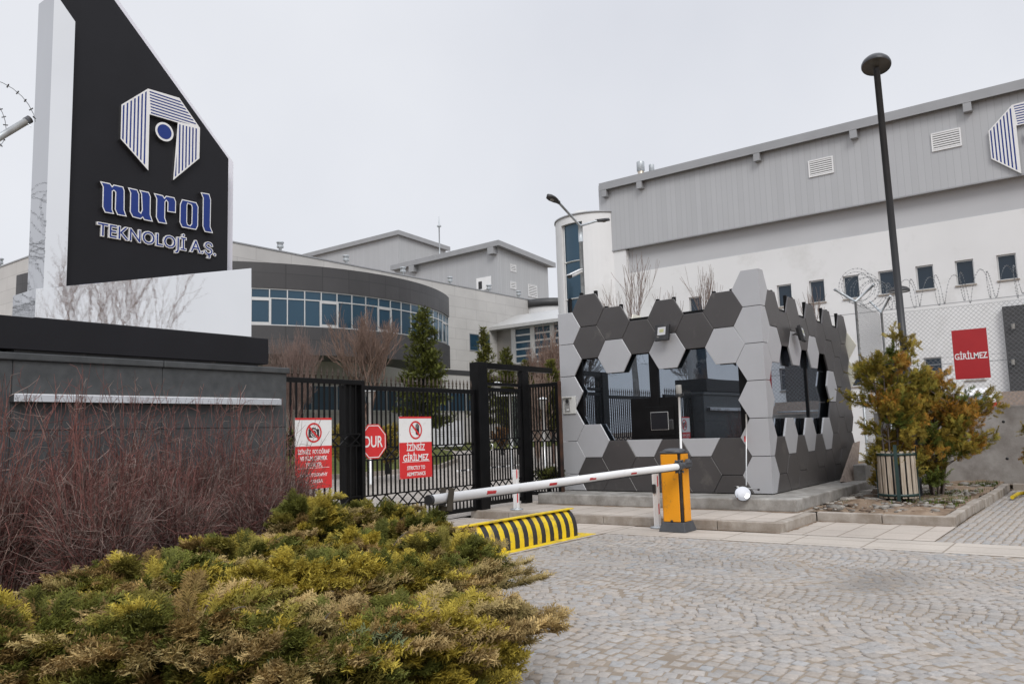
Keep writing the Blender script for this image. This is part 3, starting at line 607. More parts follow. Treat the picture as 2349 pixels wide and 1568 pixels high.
# octagonal stop sign hanging behind the gate
t = thing('stop_sign', (8.93, GB+.01, 1.18), 'red octagonal stop sign hanging behind the black gate', 'stop sign'); P = plane_map((0, GB+.012, 0), (1, 0, 0), (0, 0, 1))
oc = lambda r: [(8.93+r*math.cos(math.pi/8+k*math.pi/4), 1.455+r*math.sin(math.pi/8+k*math.pi/4)) for k in range(8)]
mb = MB(); mb.prism(oc(.297), lambda x, z, h=0: P(x, z, h-.006), .006); mb.build('board', 'red', t)
mb = MB(); A, B = oc(.279), oc(.265)
i = mb.pts([P(x, z, .002) for x, z in A+B])
for k in range(8): mb.face((i[k], i[(k+1) % 8], i[8+(k+1) % 8], i[8+k]))
text(mb, 'DUR', P, 8.925, 1.455-.088, .25, .40, .016, .001, h0=.002); mb.build('lettering', 'white', t)
# ------------------------------------------------------------------ sign monument
MW = 9.20
t = thing('granite_sign_wall', (5.2, MW, 0), 'dark grey granite wall with pale ledge behind the red twigs', 'wall')
mb = MB(); jx = ony(372, 900, MW)[0]; zj = ony(400, 983, MW)[2]
for x0, x1 in ((-2.5, jx-1.65), (jx-1.645, jx-.003), (jx+.003, 6.93)):
    for z0, z1 in ((0, zj-.003), (zj+.003, 2.43)): mb.box(x0, x1, MW, MW+.6, z0, z1)
bevel(mb.build('granite_slabs', 'granite', t), .004, 1)
mb = MB(); mb.box(-2.5, jx-.003, MW-.035, MW+.64, 2.432, 2.512); mb.box(jx+.003, 6.965, MW-.035, MW+.64, 2.432, 2.512); bevel(mb.build('coping', 'granite', t), .012)
mb = MB(); mb.box(-2.5, 6.9, MW+.02, MW+.58, -.01, 2.43); mb.build('core', 'rubber', t)
mb = MB(); A = ony(28, 914, MW-.07)[0]; B = ony(641, 924, MW-.07)[0]; mb.box(A, B, MW-.12, MW-.002, 1.99, 2.07); bevel(mb.build('steel_ledge', 'mirror', t), .004, 1)
mb = MB(); mb.box(A+.02, B-.02, MW-.10, MW-.004, 2.071, 2.078); mb.build('ledge_glazing', 'white', t)
mon = thing('sign_monument', (5, MW+.3, 2.51), 'tall black and steel company sign monument standing on the granite wall', 'sign monument')
zs0, zs1 = 2.55, 2.90
mb = MB(); mb.box(3.31, 6.64, MW+.01, MW+.95, zs0, zs1); bevel(mb.build('black_base', 'blackm', mon), .004, 1)
mb = MB(); mb.box(3.5, 6.5, MW+.05, MW+.5, 2.513, 2.549); mb.build('spacer', 'rubber', mon)
P = plane_map((0, MW+.06, 0), (1, 0, 0), (0, 0, 1)); c = lambda x, y: tuple(ony(x, y, MW+.06)[[0, 2]])
pl = [c(80, 727), c(577, 768), c(577, 615), c(83, 662)]; pl[0] = (pl[0][0], zs1+.012); pl[1] = (pl[1][0], zs1+.012)
mb = MB(); mb.prism(pl, lambda x, z, h=0: P(x, z, h-.60), .60, 0, 1); bevel(mb.build('steel_wedge', ['steel', 'mirror'], mon), .003, 1)
yc = MW+.14; c2 = lambda x, y: tuple(ony(x, y, yc)[[0, 2]]); P2 = plane_map((0, yc, 0), (1, 0, 0), (0, 0, 1))
pa = c2(173, 50); pb_ = c2(123, -10); xl = c2(100, 655)[0]; xr = (c2(153, 655)[0]+pa[0])/2; zb = 3.1
mb = MB(); mb.prism([(xl, zb), (xr, zb), (xr, pa[1]), (xl, pa[1]+.27)], lambda x, z, h=0: P2(x, z, h-.42), .42, 0, 1); bevel(mb.build('steel_column', ['steel', 'mirror'], mon), .003, 1)
yk = MW+.22; c3 = lambda x, y: tuple(ony(x, y, yk)[[0, 2]]); P3 = plane_map((0, yk, 0), (1, 0, 0), (0, 0, 1))
kr = c3(524, 364); kd = c3(262, 0); kl = xl+.1; sl_ = (kd[1]-kr[1])/(kd[0]-kr[0]); ztop = kr[1]+sl_*(kl+.25-kr[0])
blk = [(kl, 3.1), (kr[0], 3.1), kr, (kl+.25, ztop), (kl, ztop)]
mb = MB(); mb.prism(blk, lambda x, z, h=0: P3(x, z, h-.22), .22); mb.build('black_panel', 'blackm', mon)
mb = MB(); zq = c3(527, 610)[1]; mb.prism([(kl+.3, 3.2), (kr[0]+.225, 3.2), (kr[0]+.225, kr[1]+.06), (kl+.32, ztop+.25), (kl+.3, ztop+.25)], lambda x, z, h=0: P3(x, z, h-.30), .075); mb.build('white_backing', 'lilac', mon)
# emblem and letters traced on the plane of the black panel
ZX = lambda x, y: c3((350+x*.5102)/1.7437, (300+y*.5102)/1.7437)
EMB = [[(247, 243), (455, 118), (467, 318), (457, 757), (240, 510)], [(455, 118), (700, 190), (862, 425), (688, 383), (467, 318)], [(688, 383), (862, 425), (857, 662), (652, 832)]]
EMB = [[ZX(*q) for q in r] for r in EMB]; ORI = ZX(455, 118)
CIR = (ZX(584, 455), abs(ZX(650, 470)[0]-ZX(507, 440)[0])/2)
def emblem(parent, P, sc, o, dep=.06):
    """P maps plane metres; o = where the emblem's apex sits; sc = scale"""
    f = lambda q: ((q[0]-ORI[0])*sc+o[0], (q[1]-ORI[1])*sc+o[1])
    leg, top, rl = [[f(q) for q in r] for r in EMB]
    whole = [leg[1], top[1], rl[1], rl[2], rl[3], rl[0], leg[2], leg[3], leg[4], leg[0]]
    mb = MB(); mb.prism(whole, lambda x, z, h=0: P(x, z, h), dep, 0, 1); ob = mb.build('emblem_body', ['white', 'chrome'], parent)
    mb = MB(); bd = .018*sc
    def stripes(poly, ax, n, fr=.42):
        q = inset(poly, bd); lo = min(p[ax] for p in q); hi = max(p[ax] for p in q); st = (hi-lo)/n
        for k in range(n):
            a = lo+st*k+ (st*(1-fr) if 0 else 0); nn = (1, 0) if ax == 0 else (0, 1)
            r = cut(cut(q, (-nn[0], -nn[1]), -a), nn, a+st*fr)
            if len(r) > 2: mb.face(mb.pts([P(x, z, dep+.002) for x, z in r]))
    if convex(inset(leg, bd)): pass
    stripes(leg, 0, 7); stripes(top, 1, 8, .42); stripes(rl, 0, 7)
    mb.build('blue_stripes', 'blue', ob)
    cc = f(CIR[0]); r = CIR[1]*sc; n = 40
    mb = MB(); mb.prism([(cc[0]+r*math.cos(2*math.pi*k/n), cc[1]+r*math.sin(2*math.pi*k/n)) for k in range(n)], lambda x, z, h=0: P(x, z, h), dep, 0, 1); rb = mb.build('emblem_disc', ['white', 'chrome'], parent)
    mb = MB(); disc(mb, P, cc[0], cc[1], r*.78, h=dep+.002); mb.build('blue_disc', 'blue', rb)
emblem(mon, P3, 1.0, ORI)
LET = dict(
 n=[(80, 840), (160, 857), (175, 878), (187, 866), (262, 883), (273, 915), (272, 1065), (290, 1117), (215, 1103), (196, 1060), (200, 925), (188, 915), (180, 920), (178, 1062), (192, 1097), (118, 1085), (98, 1040), (102, 885)],
 u=[(297, 888), (372, 905), (388, 940), (387, 1075), (398, 1085), (408, 1062), (402, 940), (387, 908), (463, 925), (478, 960), (476, 1100), (495, 1157), (425, 1143), (414, 1125), (400, 1137), (335, 1120), (313, 1078), (317, 932)],
 r=[(500, 932), (573, 950), (584, 968), (597, 953), (663, 966), (676, 1000), (674, 1088), (607, 1078), (609, 1005), (600, 993), (592, 1003), (590, 1125), (606, 1175), (537, 1163), (518, 1120), (521, 975)],
 l=[(868, 926), (936, 938), (950, 985), (946, 1195), (966, 1246), (900, 1235), (883, 1190), (886, 970)])
OUT = [(722, 980), (835, 1005), (851, 1040), (848, 1190), (833, 1220), (722, 1200), (703, 1160), (706, 1020)]; HOLE = [(768, 1015), (795, 1025), (800, 1045), (797, 1170), (785, 1185), (768, 1178), (762, 1160), (764, 1030)]
for k, pts in LET.items():
    q = [ZX(*p_) for p_ in pts]; mb = MB(); mb.prism(q, P3, .055, 0, 1); ob = mb.build('letter_'+k, ['white', 'chrome'], mon)
    mb = MB(); mb.prism(inset(q, .0125), lambda x, z, h=0: P3(x, z, h+.0555), .002); mb.build('blue_inlay', 'blue', ob)
def oring(A, B, h0, h1, nm, mm, par):
    mb = MB(); n = len(A); f = mb.pts([P3(x, z, h1) for x, z in A+B]); g_ = mb.pts([P3(x, z, h0) for x, z in A+B])
    for k in range(n):
        j = (k+1) % n; mb.cur = 0; mb.face((f[j], f[k], f[n+k], f[n+j])); mb.cur = min(1, len(mm)-1) if isinstance(mm, list) else 0; mb.face((f[k], f[j], g_[j], g_[k])); mb.face((f[n+j], f[n+k], g_[n+k], g_[n+j]))
    return mb.build(nm, mm, par)
A = [ZX(*q) for q in OUT]; B = [ZX(*q) for q in HOLE]; ob = oring(A, B, 0, .055, 'letter_o', ['white', 'chrome'], mon); oring(inset(A, .0125), inset(B, -.0115), .0555, .0575, 'blue_inlay', 'blue', ob)
q0 = ZX(62, 1255); q1 = ZX(1000, 1400); mb = MB(); wd = q1[0]-q0[0]
zb_ = q0[1]-.0; hgt = ZX(100, 1150)[1]-ZX(100, 1253)[1]
for s, off, h0, mm, nm in (('white', .043, .0, 'white', 0), ('blue', -.004, .031, 'blue', 1)):
    mb = MB(); L = 'TEKNOLOJİ A.Ş.'
    text(mb, L, P3, (q0[0]+q1[0])/2, zb_, hgt/.72, wd*(1 if nm == 0 else .985), off, .03 if nm == 0 else .002, h0=h0); mb.build('small_lettering', mm, mon)
# ------------------------------------------------------------------ barrier, blocker, marker posts
t = thing('boom_barrier', (11.1, 5.46, 0), 'orange boom barrier cabinet with its long white arm lowered', 'boom barrier')
cx, cy = 11.12, 5.43; hx, hy = .15, .165
mb = MB(); a = mb.pts([(cx+sx*(hx+.055), cy+sy*(hy+.05), .004) for sx, sy in ((-1, -1), (1, -1), (1, 1), (-1, 1))]); b = mb.pts([(cx+sx*(hx+.012), cy+sy*(hy+.012), .14) for sx, sy in ((-1, -1), (1, -1), (1, 1), (-1, 1))])
mb.face(a[::-1]); mb.face(b)
for k in range(4): mb.face((a[k], a[(k+1) % 4], b[(k+1) % 4], b[k]))
bevel(mb.build('base_skirt', 'grey', t), .008)
mb = MB(); mb.box(cx-hx+.02, cx+hx-.02, cy-hy+.02, cy+hy-.02, .14, 1.14); mb.build('cabinet_core', 'rubber', t)
mb = MB(); mb.box(cx-hx, cx-hx+.018, cy-hy+.045, cy+hy-.02, .145, 1.135); mb.box(cx+hx-.018, cx+hx, cy-hy+.02, cy+hy-.02, .145, 1.135); bevel(mb.build('side_panel', 'orange', t), .008)
mb = MB(); mb.box(cx-hx+.075, cx+hx-.02, cy-hy, cy-hy+.018, .145, 1.135); mb.box(cx-hx+.02, cx+hx-.02, cy+hy-.018, cy+hy, .145, 1.135); mb.box(cx-hx+.048, cx-hx+.058, cy-hy-.004, cy-hy+.02, .95, 1.135); bevel(mb.build('side_panel', 'orange', t), .008)
mb = MB(); mb.box(cx-hx-.006, cx+hx+.006, cy-hy-.006, cy+hy+.006, 1.14, 1.175); bevel(mb.build('lid', 'grey', t), .02, 3)
mb = MB(); mb.lathe([(.17, 0), (.165, .02), (.12, .04), (.06, .048), (.0001, .05)], (cx, cy, 1.172), n=24); mb.v = [(cx+(x-cx)*.95, cy+(y-cy)*1.06, z) for x, y, z in mb.v]; mb.build('lid_dome', 'grey', t)
mb = MB(); q = onx(1540.5, 973, cx-hx-.008); mb.box(cx-hx-.03, cx-hx, q[1]-.035, q[1]+.035, q[2]-.075, q[2]+.075); bevel(mb.build('photocell', 'rubber', t), .018, 3)
mb = MB(); q = onx(1541, 1195, cx-hx-.008); mb.lathe([(.02, 0), (.02, .012), (.008, .013), (.0001, .013)], (cx-hx, q[1], q[2]), (-1, 0, 0), 12); mb.build('lock', 'rubber', t)
AY = cy-hy-.085; AZ = .965
mb = MB(); mb.lathe([(.075, 0), (.075, .05), (.062, .055), (.062, .066), (.0001, .068)], (cx+.04, cy-hy-.012, AZ+.02), (0, -1, 0), 24); mb.bar((cx+.04, AY, AZ+.02), (cx-hx-.10, AY, AZ+.01), .03, .075); mb.bar((cx+.03, AY-.018, AZ+.045), (cx-hx-.10, AY-.018, AZ+.035), .01, .012); mb.tube([(cx-hx-.08, AY, AZ+.01), (cx-hx-.17, AY, AZ+.005), (cx-hx-.30, AY, AZ)], [.045, .06, .062], 12)
for dx_ in (.15, .27):
    for dz_ in (-.075, .075): mb.tube([(cx-hx-dx_, AY-.03, AZ+dz_), (cx-hx-dx_, AY+.03, AZ+dz_)], .018, 8)
bevel(mb.build('arm_clamp', 'grey', t), .006)
A0 = cx-hx-.26; A1 = 5.50
mb = MB(); mb.tube([(A0, AY, AZ), (A0-1.5, AY, AZ-.004), ((A0+A1)/2, AY, AZ-.018), (A1, AY, AZ-.045)], [.046]*4, 20); arm = mb.build('arm', 'white', t)
mb = MB(); mb.bar((A0-.05, AY, AZ-.049), ((A0+A1)/2, AY, AZ-.066), .03, .012); mb.bar(((A0+A1)/2, AY, AZ-.066), (A1+.05, AY, AZ-.093), .03, .012); mb.build('rubber_edge', 'rubber', arm)
mb = MB(); mb.tube([(A1+.02, AY, AZ-.045), (A1-.02, AY, AZ-.045)], .049, 20); mb.build('end_cap', 'rubber', arm)
for px in (1448, 1353, 1261, 1119):
    q = ony(px, 1090, AY)[0]; zz = AZ-.045*((A0-q)/(A0-A1)); mb = MB(); L = .075
    n = 5; rr = .0465
    for s in (0,):
        I = [mb.pts([(q+dx2+.02*math.sin(th), AY-rr*math.cos(th), zz+.006+rr*math.sin(th)-.006) for th in np.linspace(-.35, .45, n)]) for dx2 in (-L, L)]
        for k in range(n-1): mb.face((I[0][k], I[1][k], I[1][k+1], I[0][k+1]))
    mb.build('reflector_strip', 'red2', arm)
mb = MB(); q = 5.72; mb.bar((q+.03, AY-.055, AZ+.05), (q-.01, AY-.055, AZ-.16), .075, .010, (0, 1, 0)); mb.bar((q+.03, AY+.05, AZ+.05), (q-.01, AY+.05, AZ-.16), .075, .010, (0, 1, 0)); mb.bar((q-.005, AY-.05, AZ-.14), (q-.005, AY+.05, AZ-.14), .04, .04); mb.build('end_bracket', mat('bronze_bracket', (.07, .06, .045), .4, .5), arm)
# beacon
mb = MB(); p0 = onx(1562, 1038, cx+.05); p1 = onx(1557, 906, cx+.05); mb.tube([(cx+.06, p0[1], 1.15), (cx+.06, p1[1], p1[2])], .017, 10); be = mb.build('beacon_pole', 'white', t)
mb = MB(); mb.lathe([(.045, -.03), (.05, 0), (.05, .02), (.03, .022)], (cx+.06, p1[1], p1[2])); mb.bar((cx+.06, p1[1], p1[2]), (cx+.06, p1[1]-.075, p1[2]+.01), .03); mb.build('beacon_base', 'rubber', be)
mb = MB(); mb.lathe([(.042, .02), (.045, .03), (.043, .15), (.04, .155), (.0001, .157)], (cx+.06, p1[1], p1[2]), n=20); mb.build('beacon_lens', 'lens', be)
# small marker posts
def marker(x, y, z, h, label, refl):
    t = thing('marker_post', (x, y, z), label, 'marker post', 'white marker posts')
    mb = MB(); mb.lathe([(.12, .004), (.12, .016), (.05, .022), (.035, .04)], (x, y, z), n=24); mb.build('foot_plate', 'galv', t)
    mb = MB(); mb.box(x-.035, x+.035, y-.04, y+.04, z+.02, z+h); mb.box(x-.042, x-.036, y+.015, y+.045, z+.02, z+h); bevel(mb.build('post', 'white', t), .006)
    for dz in refl: mb = MB(); b = mb.pts([(x-.036, y-.0405, z+dz), (x+.0, y-.0405, z+dz+.02), (x+.0, y-.0405, z+dz+.18), (x-.036, y-.0405, z+dz+.16)]); mb.face(b[::1]); mb.build('reflector', 'red', t)
    return t
t = marker(11.32, 5.86, .004, .90, 'white slotted post with black sensor beside the orange cabinet', (.20, .62)); mb = MB(); mb.box(11.255, 11.282, 5.84, 5.90, .53, .67); bevel(mb.build('sensor', 'rubber', t), .012)
marker(11.78, 8.93, .14, .72, 'white post with red reflectors on the pavement by the gate', (.12, .55))
# road blocker
t = thing('road_blocker', (8.3, 6.7, 0), 'raised yellow and black striped road blocker across the lane', 'road blocker')
prof = [(6.50, .005), (6.505, .10), (6.52, .18), (6.55, .26), (6.60, .33), (6.66, .375), (6.645, .395), (6.62, .40)]
mb = MB(); n = 38; A0, A1 = 6.2, 10.03
for k in range(n):
    xa = A0+(A1-A0)*k/n; xb = A0+(A1-A0)*(k+1)/n; mb.cur = k % 2; sk = .03
    I = [mb.pts([(x+sk*(z/.4), y, z) for y, z in prof[:6]]) for x in (xa, xb)]
    mb.smooth = True
    for j in range(5): mb.face((I[0][j], I[1][j], I[1][j+1], I[0][j+1]))
mb.smooth = False; mb.cur = 0; mb.face(mb.pts([(A1, 6.50, .005), (A1, 7.3, .005), (A1+.03, 6.66, .375), (A1+.025, 6.60, .33), (A1+.02, 6.55, .26)]))
mb.build('striped_plate', ['yellow', 'rubber'], t)
mb = MB(); mb.box(A0, A1+.07, 6.60, 6.69, .376, .392); mb.build('top_lip', 'yellow', t)
mb = MB(); a = mb.pts([(A0, 6.69, .384), (A1+.03, 6.69, .384), (A1+.03, 7.45, .012), (A0, 7.45, .012)]); mb.face(a); mb.build('ramp_plate', mat('worn_yellow_plate', (.45, .36, .10), .8, 0, .3, 3, .2, 40, .3, (.42, .38, .30)), t)
mb = MB(); mb.box(A0-.1, A1+.28, 6.36, 6.495, -.01, .008); mb.box(A1+.12, A1+.28, 6.5, 7.6, -.01, .008); mb.build('ground_frame', 'yellow', t)
# ------------------------------------------------------------------ far buildings
Z0 = 0
ob_ = thing('office_building', (30, 45, 0), 'curved office building with dark slate bands and a ribbon of blue windows', 'building')
B1, A1w = 37.8, 19.0
mb = MB(); mb.box(A1w, 64, B1, B1+1, 0, 12.36); mb.build('wall', 'beige', ob_)
mb = MB(); mb.box(A1w, A1w+1, B1+1.003, 75, 0, 12.36); mb.build('wall', 'beigey', ob_)
mb = MB(); mb.box(A1w-.04, 64, B1-.04, B1+.5, 12.363, 12.44); mb.box(A1w-.04, A1w+.5, B1+.503, 75, 12.363, 12.44); mb.build('wall_coping', 'fascia', ob_)
CC = np.array([0., 0.]); X_, Y_ = -17.89, 52.31; CC[0] = X_*Vd[0]+Y_*Vd[1]; CC[1] = X_*Ud[0]+Y_*Ud[1]; CRad = 13.87
def angp(x, y, z): # angle on the arc at image point
    d = ray(x, y)[:2]; d = d/np.linalg.norm(d); b = d @ -CC; disc_ = b*b-(CC @ CC-CRad**2); s = -b-math.sqrt(max(disc_, 0)); p = d*s-CC; return math.atan2(p[1], p[0])
aE = angp(1040, 760, 0); 
if not math.isfinite(aE): aE = 0
# left end of the arc
pL = np.array([-25.65*Vd[0]+40.92*Vd[1], -25.65*Ud[0]+40.92*Ud[1]]); aL = math.atan2(*(pL-CC)[::-1])
pE = np.array([-3.74*Vd[0]+51.55*Vd[1], -3.74*Ud[0]+51.55*Ud[1]]); aE = math.atan2(*(pE-CC)[::-1])
if aL > 0: aL -= 2*math.pi
if aE > 0: aE -= 2*math.pi
BZ = [4.95+.9, 5.8+1.5, 8.7, 9.2, 10.5]               # soffit, sill, transom, head, top of the band
BZ[0] = 5.85; BZ[1] = 7.3
def arcband(z0, z1, r, th, nm, m, n=70, par=None, a0=None, a1=None, soff=True):
    mb = MB(); a0 = aL if a0 is None else a0; a1 = aE if a1 is None else a1
    for k in range(n):
        u0 = a0+(a1-a0)*k/n; u1 = a0+(a1-a0)*(k+1)/n
        q = lambda a, rr, z: (CC[0]+rr*math.cos(a), CC[1]+rr*math.sin(a), z)
        i = mb.pts([q(u0, r, z0), q(u1, r, z0), q(u1, r, z1), q(u0, r, z1), q(u0, r-th, z0), q(u1, r-th, z0), q(u1, r-th, z1), q(u0, r-th, z1)])
        for f in ((0, 1, 2, 3), (3, 2, 6, 7), (1, 0, 4, 5), (5, 4, 7, 6)): mb.face([i[j] for j in f])
        if k == 0: mb.face([i[j] for j in (0, 3, 7, 4)])
        if k == n-1: mb.face([i[j] for j in (1, 5, 6, 2)])
    return mb.build(nm, m, par or ob_)
arcband(BZ[3], BZ[4], CRad, 3.0, 'upper_slate_band', 'dark'); arcband(BZ[0], BZ[1], CRad, 3.0, 'lower_slate_band', 'dark')
# ends closing back to the wall
mb = MB();  mb.face(mb.pts([(CC[0]+13.5*math.cos(aE+(aL-aE)*k/24), CC[1]+13.5*math.sin(aE+(aL-aE)*k/24), BZ[4]-.05) for k in range(25)])); mb.box(pE[0], 47, B1-.03, B1-.001, BZ[0], BZ[0]+.35); mb.build('end_wall', 'slabd', ob_)
ncell = 33; am = [aE+(aL-aE)*k/ncell for k in range(ncell+1)]
for k in range(ncell):
    a0, a1 = am[k], am[k+1]; op = (k % 4 == 1); q = lambda a, rr, z: (CC[0]+rr*math.cos(a), CC[1]+rr*math.sin(a), z); r = CRad-.12
    mb = MB(); ta = .055/CRad
    for (za, zb2, w_) in ((BZ[1], BZ[1]+.06, .05), (BZ[2]-.03, BZ[2]+.03, .05), (BZ[3]-.06, BZ[3], .05)):
        i = mb.pts([q(a0, r+w_, za), q(a1, r+w_, za), q(a1, r+w_, zb2), q(a0, r+w_, zb2), q(a0, r, za), q(a1, r, za), q(a1, r, zb2), q(a0, r, zb2)])
        for f in ((1, 0, 3, 2), (2, 3, 7, 6), (0, 1, 5, 4)): mb.face([i[j] for j in f])
    vs = [(a0-ta*.5, a0+ta*.5, BZ[1], BZ[3])]
    if op: vs += [(a0+ta*.5, a0+ta*1.6, BZ[1], BZ[2]), (a1-ta*1.6, a1-ta*.5, BZ[1], BZ[2])]
    for (b0, b1, za, zb2) in vs:
        i = mb.pts([q(b0, r+.06, za), q(b1, r+.06, za), q(b1, r+.06, zb2), q(b0, r+.06, zb2), q(b0, r, za), q(b1, r, za), q(b1, r, zb2), q(b0, r, zb2)])
        for f in ((1, 0, 3, 2), (0, 4, 7, 3), (5, 1, 2, 6)): mb.face([i[j] for j in f])
    if op:
        for (za, zb2) in ((BZ[1]+.06, BZ[1]+.17), (BZ[2]-.13, BZ[2]-.03)):
            mb.face(mb.pts([q(a1, r+.055, za), q(a0, r+.055, za), q(a0, r+.055, zb2), q(a1, r+.055, zb2)]))
    wf = mb.build('window_frame', 'alu', ob_)
    mb = MB(); j = random.uniform(-.01, .01); mb.face(mb.pts([q(a1, r+.01, BZ[1]), q(a0, r+.012+j*.3, BZ[1]), q(a0, r+.012+j*.3, BZ[3]), q(a1, r+.01, BZ[3])])); mb.build('pane', 'bglass', wf)
arcband(BZ[1], BZ[3], CRad-.35, 1.5, 'room_core', 'rubber')
# ground-floor ribbon windows and small square windows in the pale wall
def wall_window(par, x0, x1, z0, z1, y, nm='window', n=1, axis='x', face=-1, gm='bglass', fm='alu', rec=.12, fw=.06):
    """glazed opening on a wall; axis x: wall runs along x at y; axis y: wall runs along y at x=y"""
    Q = (lambda u, z, h=0: (u, y+face*h, z)) if axis == 'x' else (lambda u, z, h=0: (y+face*h, u, z))
    fl = (axis == 'x') == (face < 0)
    def bx(mb, u0, u1, w0, w1, h0, h1):
        a = Q(u0, w0, h0); b = Q(u1, w1, h1); mb.box(a[0], b[0], a[1], b[1], w0, w1)
    mb = MB(); e = .004
    bx(mb, x0-.0, x1+.0, z0, z0+fw, e, .035); bx(mb, x0, x1, z1-fw, z1, e, .035)
    for k in range(n+1): u = x0+(x1-x0)*k/n; bx(mb, max(u-fw/2, x0) , min(u+fw/2, x1), z0+fw, z1-fw, e, .032)
    f = mb.build(nm, fm, par)
    mb = MB(); bx(mb, x0+.01, x1-.01, z0+.01, z1-.01, .002, .012); mb.build('pane', gm, f)
    return f
xs = [ony(x, 920, B1)[0] for x in (655, 1100)]
k = xs[0]; 
while k < xs[1]: wall_window(ob_, k, k+5.6, 3.22, 4.75, B1, n=6); k += 6.0
for x in (1088, 1113):
    p = ony(x, 785, B1); wall_window(ob_, p[0]-.55, p[0]+.55, p[2]-.65, p[2]+.65, B1, fm='fascia')
for px in (662, 813, 943, 1050, 1138, 1205):
    p = ony(px, 600, B1+.4); 
    mb = MB(); mb.lathe([(.09, -.1), (.09, .5), (.2, .55), (.2, .62), (.16, .8), (.22, .82), (.22, .9), (.0001, .92)], (p[0], B1+1.2, 12.4), n=12); mb.build('roof_vent', 'galv', ob_)
p = onx(42, 590, A1w+.5); mb = MB(); mb.lathe([(.09, -.1), (.09, .5), (.2, .55), (.2, .62), (.16, .8), (.22, .82), (.22, .9), (.0001, .92)], (A1w+.6, p[1]+3, 12.4), n=12); mb.build('roof_vent', 'galv', ob_)
# metal clad halls behind
def louvre(par, P, u0, u1, z0, z1, n=7, nm='louvre', m='white'):
    mb = MB(); th = .05
    for (a, b, c_, d) in ((u0, u1, z0, z0+th), (u0, u1, z1-th, z1), (u0, u0+th, z0+th, z1-th), (u1-th, u1, z0+th, z1-th)): mb.prism([(a, c_), (b, c_), (b, d), (a, d)], P, .05)
    for k in range(n): z = z0+th+(z1-z0-2*th)*(k+.5)/n; h = (z1-z0-2*th)/n*.30; mb.prism([(u0+th, z-h), (u1-th, z-h), (u1-th, z+h), (u0+th, z+h)], P, .035)
    o = mb.build(nm, m, par); mb = MB(); mb.prism([(u0+.01, z0+.01), (u1-.01, z0+.01), (u1-.01, z1-.01), (u0+.01, z1-.01)], P, .006); mb.build('dark_backing', 'rubber', o); return o
def hall(label, a, pts_front, pts_side, zlow, over, braks, par=None):
    t = thing('industrial_hall', (a, pts_front[0][0], 0), label, 'building', 'metal clad halls behind the offices')
    (b0, z0), (b1, z1) = pts_front                      # front face: from right corner b0 to left b1
    mb = MB(); mb.face(mb.pts([(a, b0, zlow), (a, b0, z0), (a, b1, z1), (a, b1, zlow)])); mb.build('front_cladding', 'seam', t)
    a1, z2 = pts_side
    mb = MB(); mb.face(mb.pts([(a, b0, zlow), (a1, b0, zlow), (a1, b0, z2), (a, b0, z0)])); mb.build('side_cladding', 'seamx', t)
    mb = MB(); e = over
    mb.face(mb.pts([(a-e, b0-e, z0+.05), (a1+e, b0-e, z2+.05), (a1+e, b1, z1+.05+z2-z0), (a-e, b1, z1+.05)]))
    mb.face(mb.pts([(a-e, b0-e, z0-.45), (a-e, b1, z1-.45), (a-e, b1, z1+.05), (a-e, b0-e, z0+.05)][::-1])); mb.face(mb.pts([(a-e, b0-e, z0-.45), (a1+e, b0-e, z2-.45), (a1+e, b0-e, z2+.05), (a-e, b0-e, z0+.05)]))
    mb.face(mb.pts([(a-e, b0-e, z0-.45), (a-e, b1, z1-.45), (a, b1, z1-.45), (a, b0, z0-.45)])); mb.face(mb.pts([(a-e, b0-e, z0-.45), (a1+e, b0-e, z2-.45), (a1, b0, z2-.45), (a, b0, z0-.45)]))
    mb.build('roof', 'fascia', t)
    for u in braks: mb = MB(); mb.box(a-e+.01, a, u-.35, u+.35, z0+(z1-z0)*(u-b0)/(b1-b0)-1.1, z0+(z1-z0)*(u-b0)/(b1-b0)-.46); mb.build('bracket', 'fascia', t)
    return t
p0 = onx(914, 531, 62); p1 = onx(696, 586, 62); q = ony(1022, 567, p0[1]); h1_ = hall('furthest grey metal hall with a pitched roof above the offices', 62, ((p0[1], p0[2]), (p1[1]+8, p1[2]-(p0[2]-p1[2])*8/(p1[1]-p0[1]))), (q[0], q[2]), 8, .4, ())
p0 = onx(1141, 556, 58); p1 = onx(905, 612, 58); q = ony(1256, 604, p0[1]); bks = [onx(x, 600, 58)[1] for x in (1134, 952)]
h2_ = hall('nearer grey metal hall with louvres and a white hatch behind the offices', 58, ((p0[1], p0[2]), (p1[1], p1[2])), (q[0], q[2]), 6, .6, bks)
P = plane_map((0, p0[1]-.002, 0), (1, 0, 0), (0, 0, 1))
for x0, y0, x1, y1, n in ((1171, 621, 1183, 609, 4), (1171, 661, 1183, 648, 4), (1212, 677, 1231, 658, 7)):
    A = ony(x0, y0, p0[1]); B = ony(x1, y1, p0[1]); louvre(h2_, P, A[0], B[0], (A[2]+B[2])/2-.32*n/4*1.1, (A[2]+B[2])/2+.32*n/4*1.1, n)
A = onx(1094, 668, 57.99); B = onx(1127, 640, 57.99); P = plane_map((57.99, 0, 0), (0, -1, 0), (0, 0, 1)); u0, u1 = -A[1], -B[1]; zA, zB = A[2], B[2]+.3
mb = MB(); mb.prism([(u0, zA), (u1, zA), (u1, zB), (u0, zB)], P, .06); hh = mb.build('hatch_doors', 'white', h2_)
mb = MB(); quad(mb, lambda x, z, h=0: P(x, z, .062+h), u0+.25, (u0+u1)/2-.2, zB-1.1, zB-.35); mb.build('hatch_pane', 'rubber', hh)
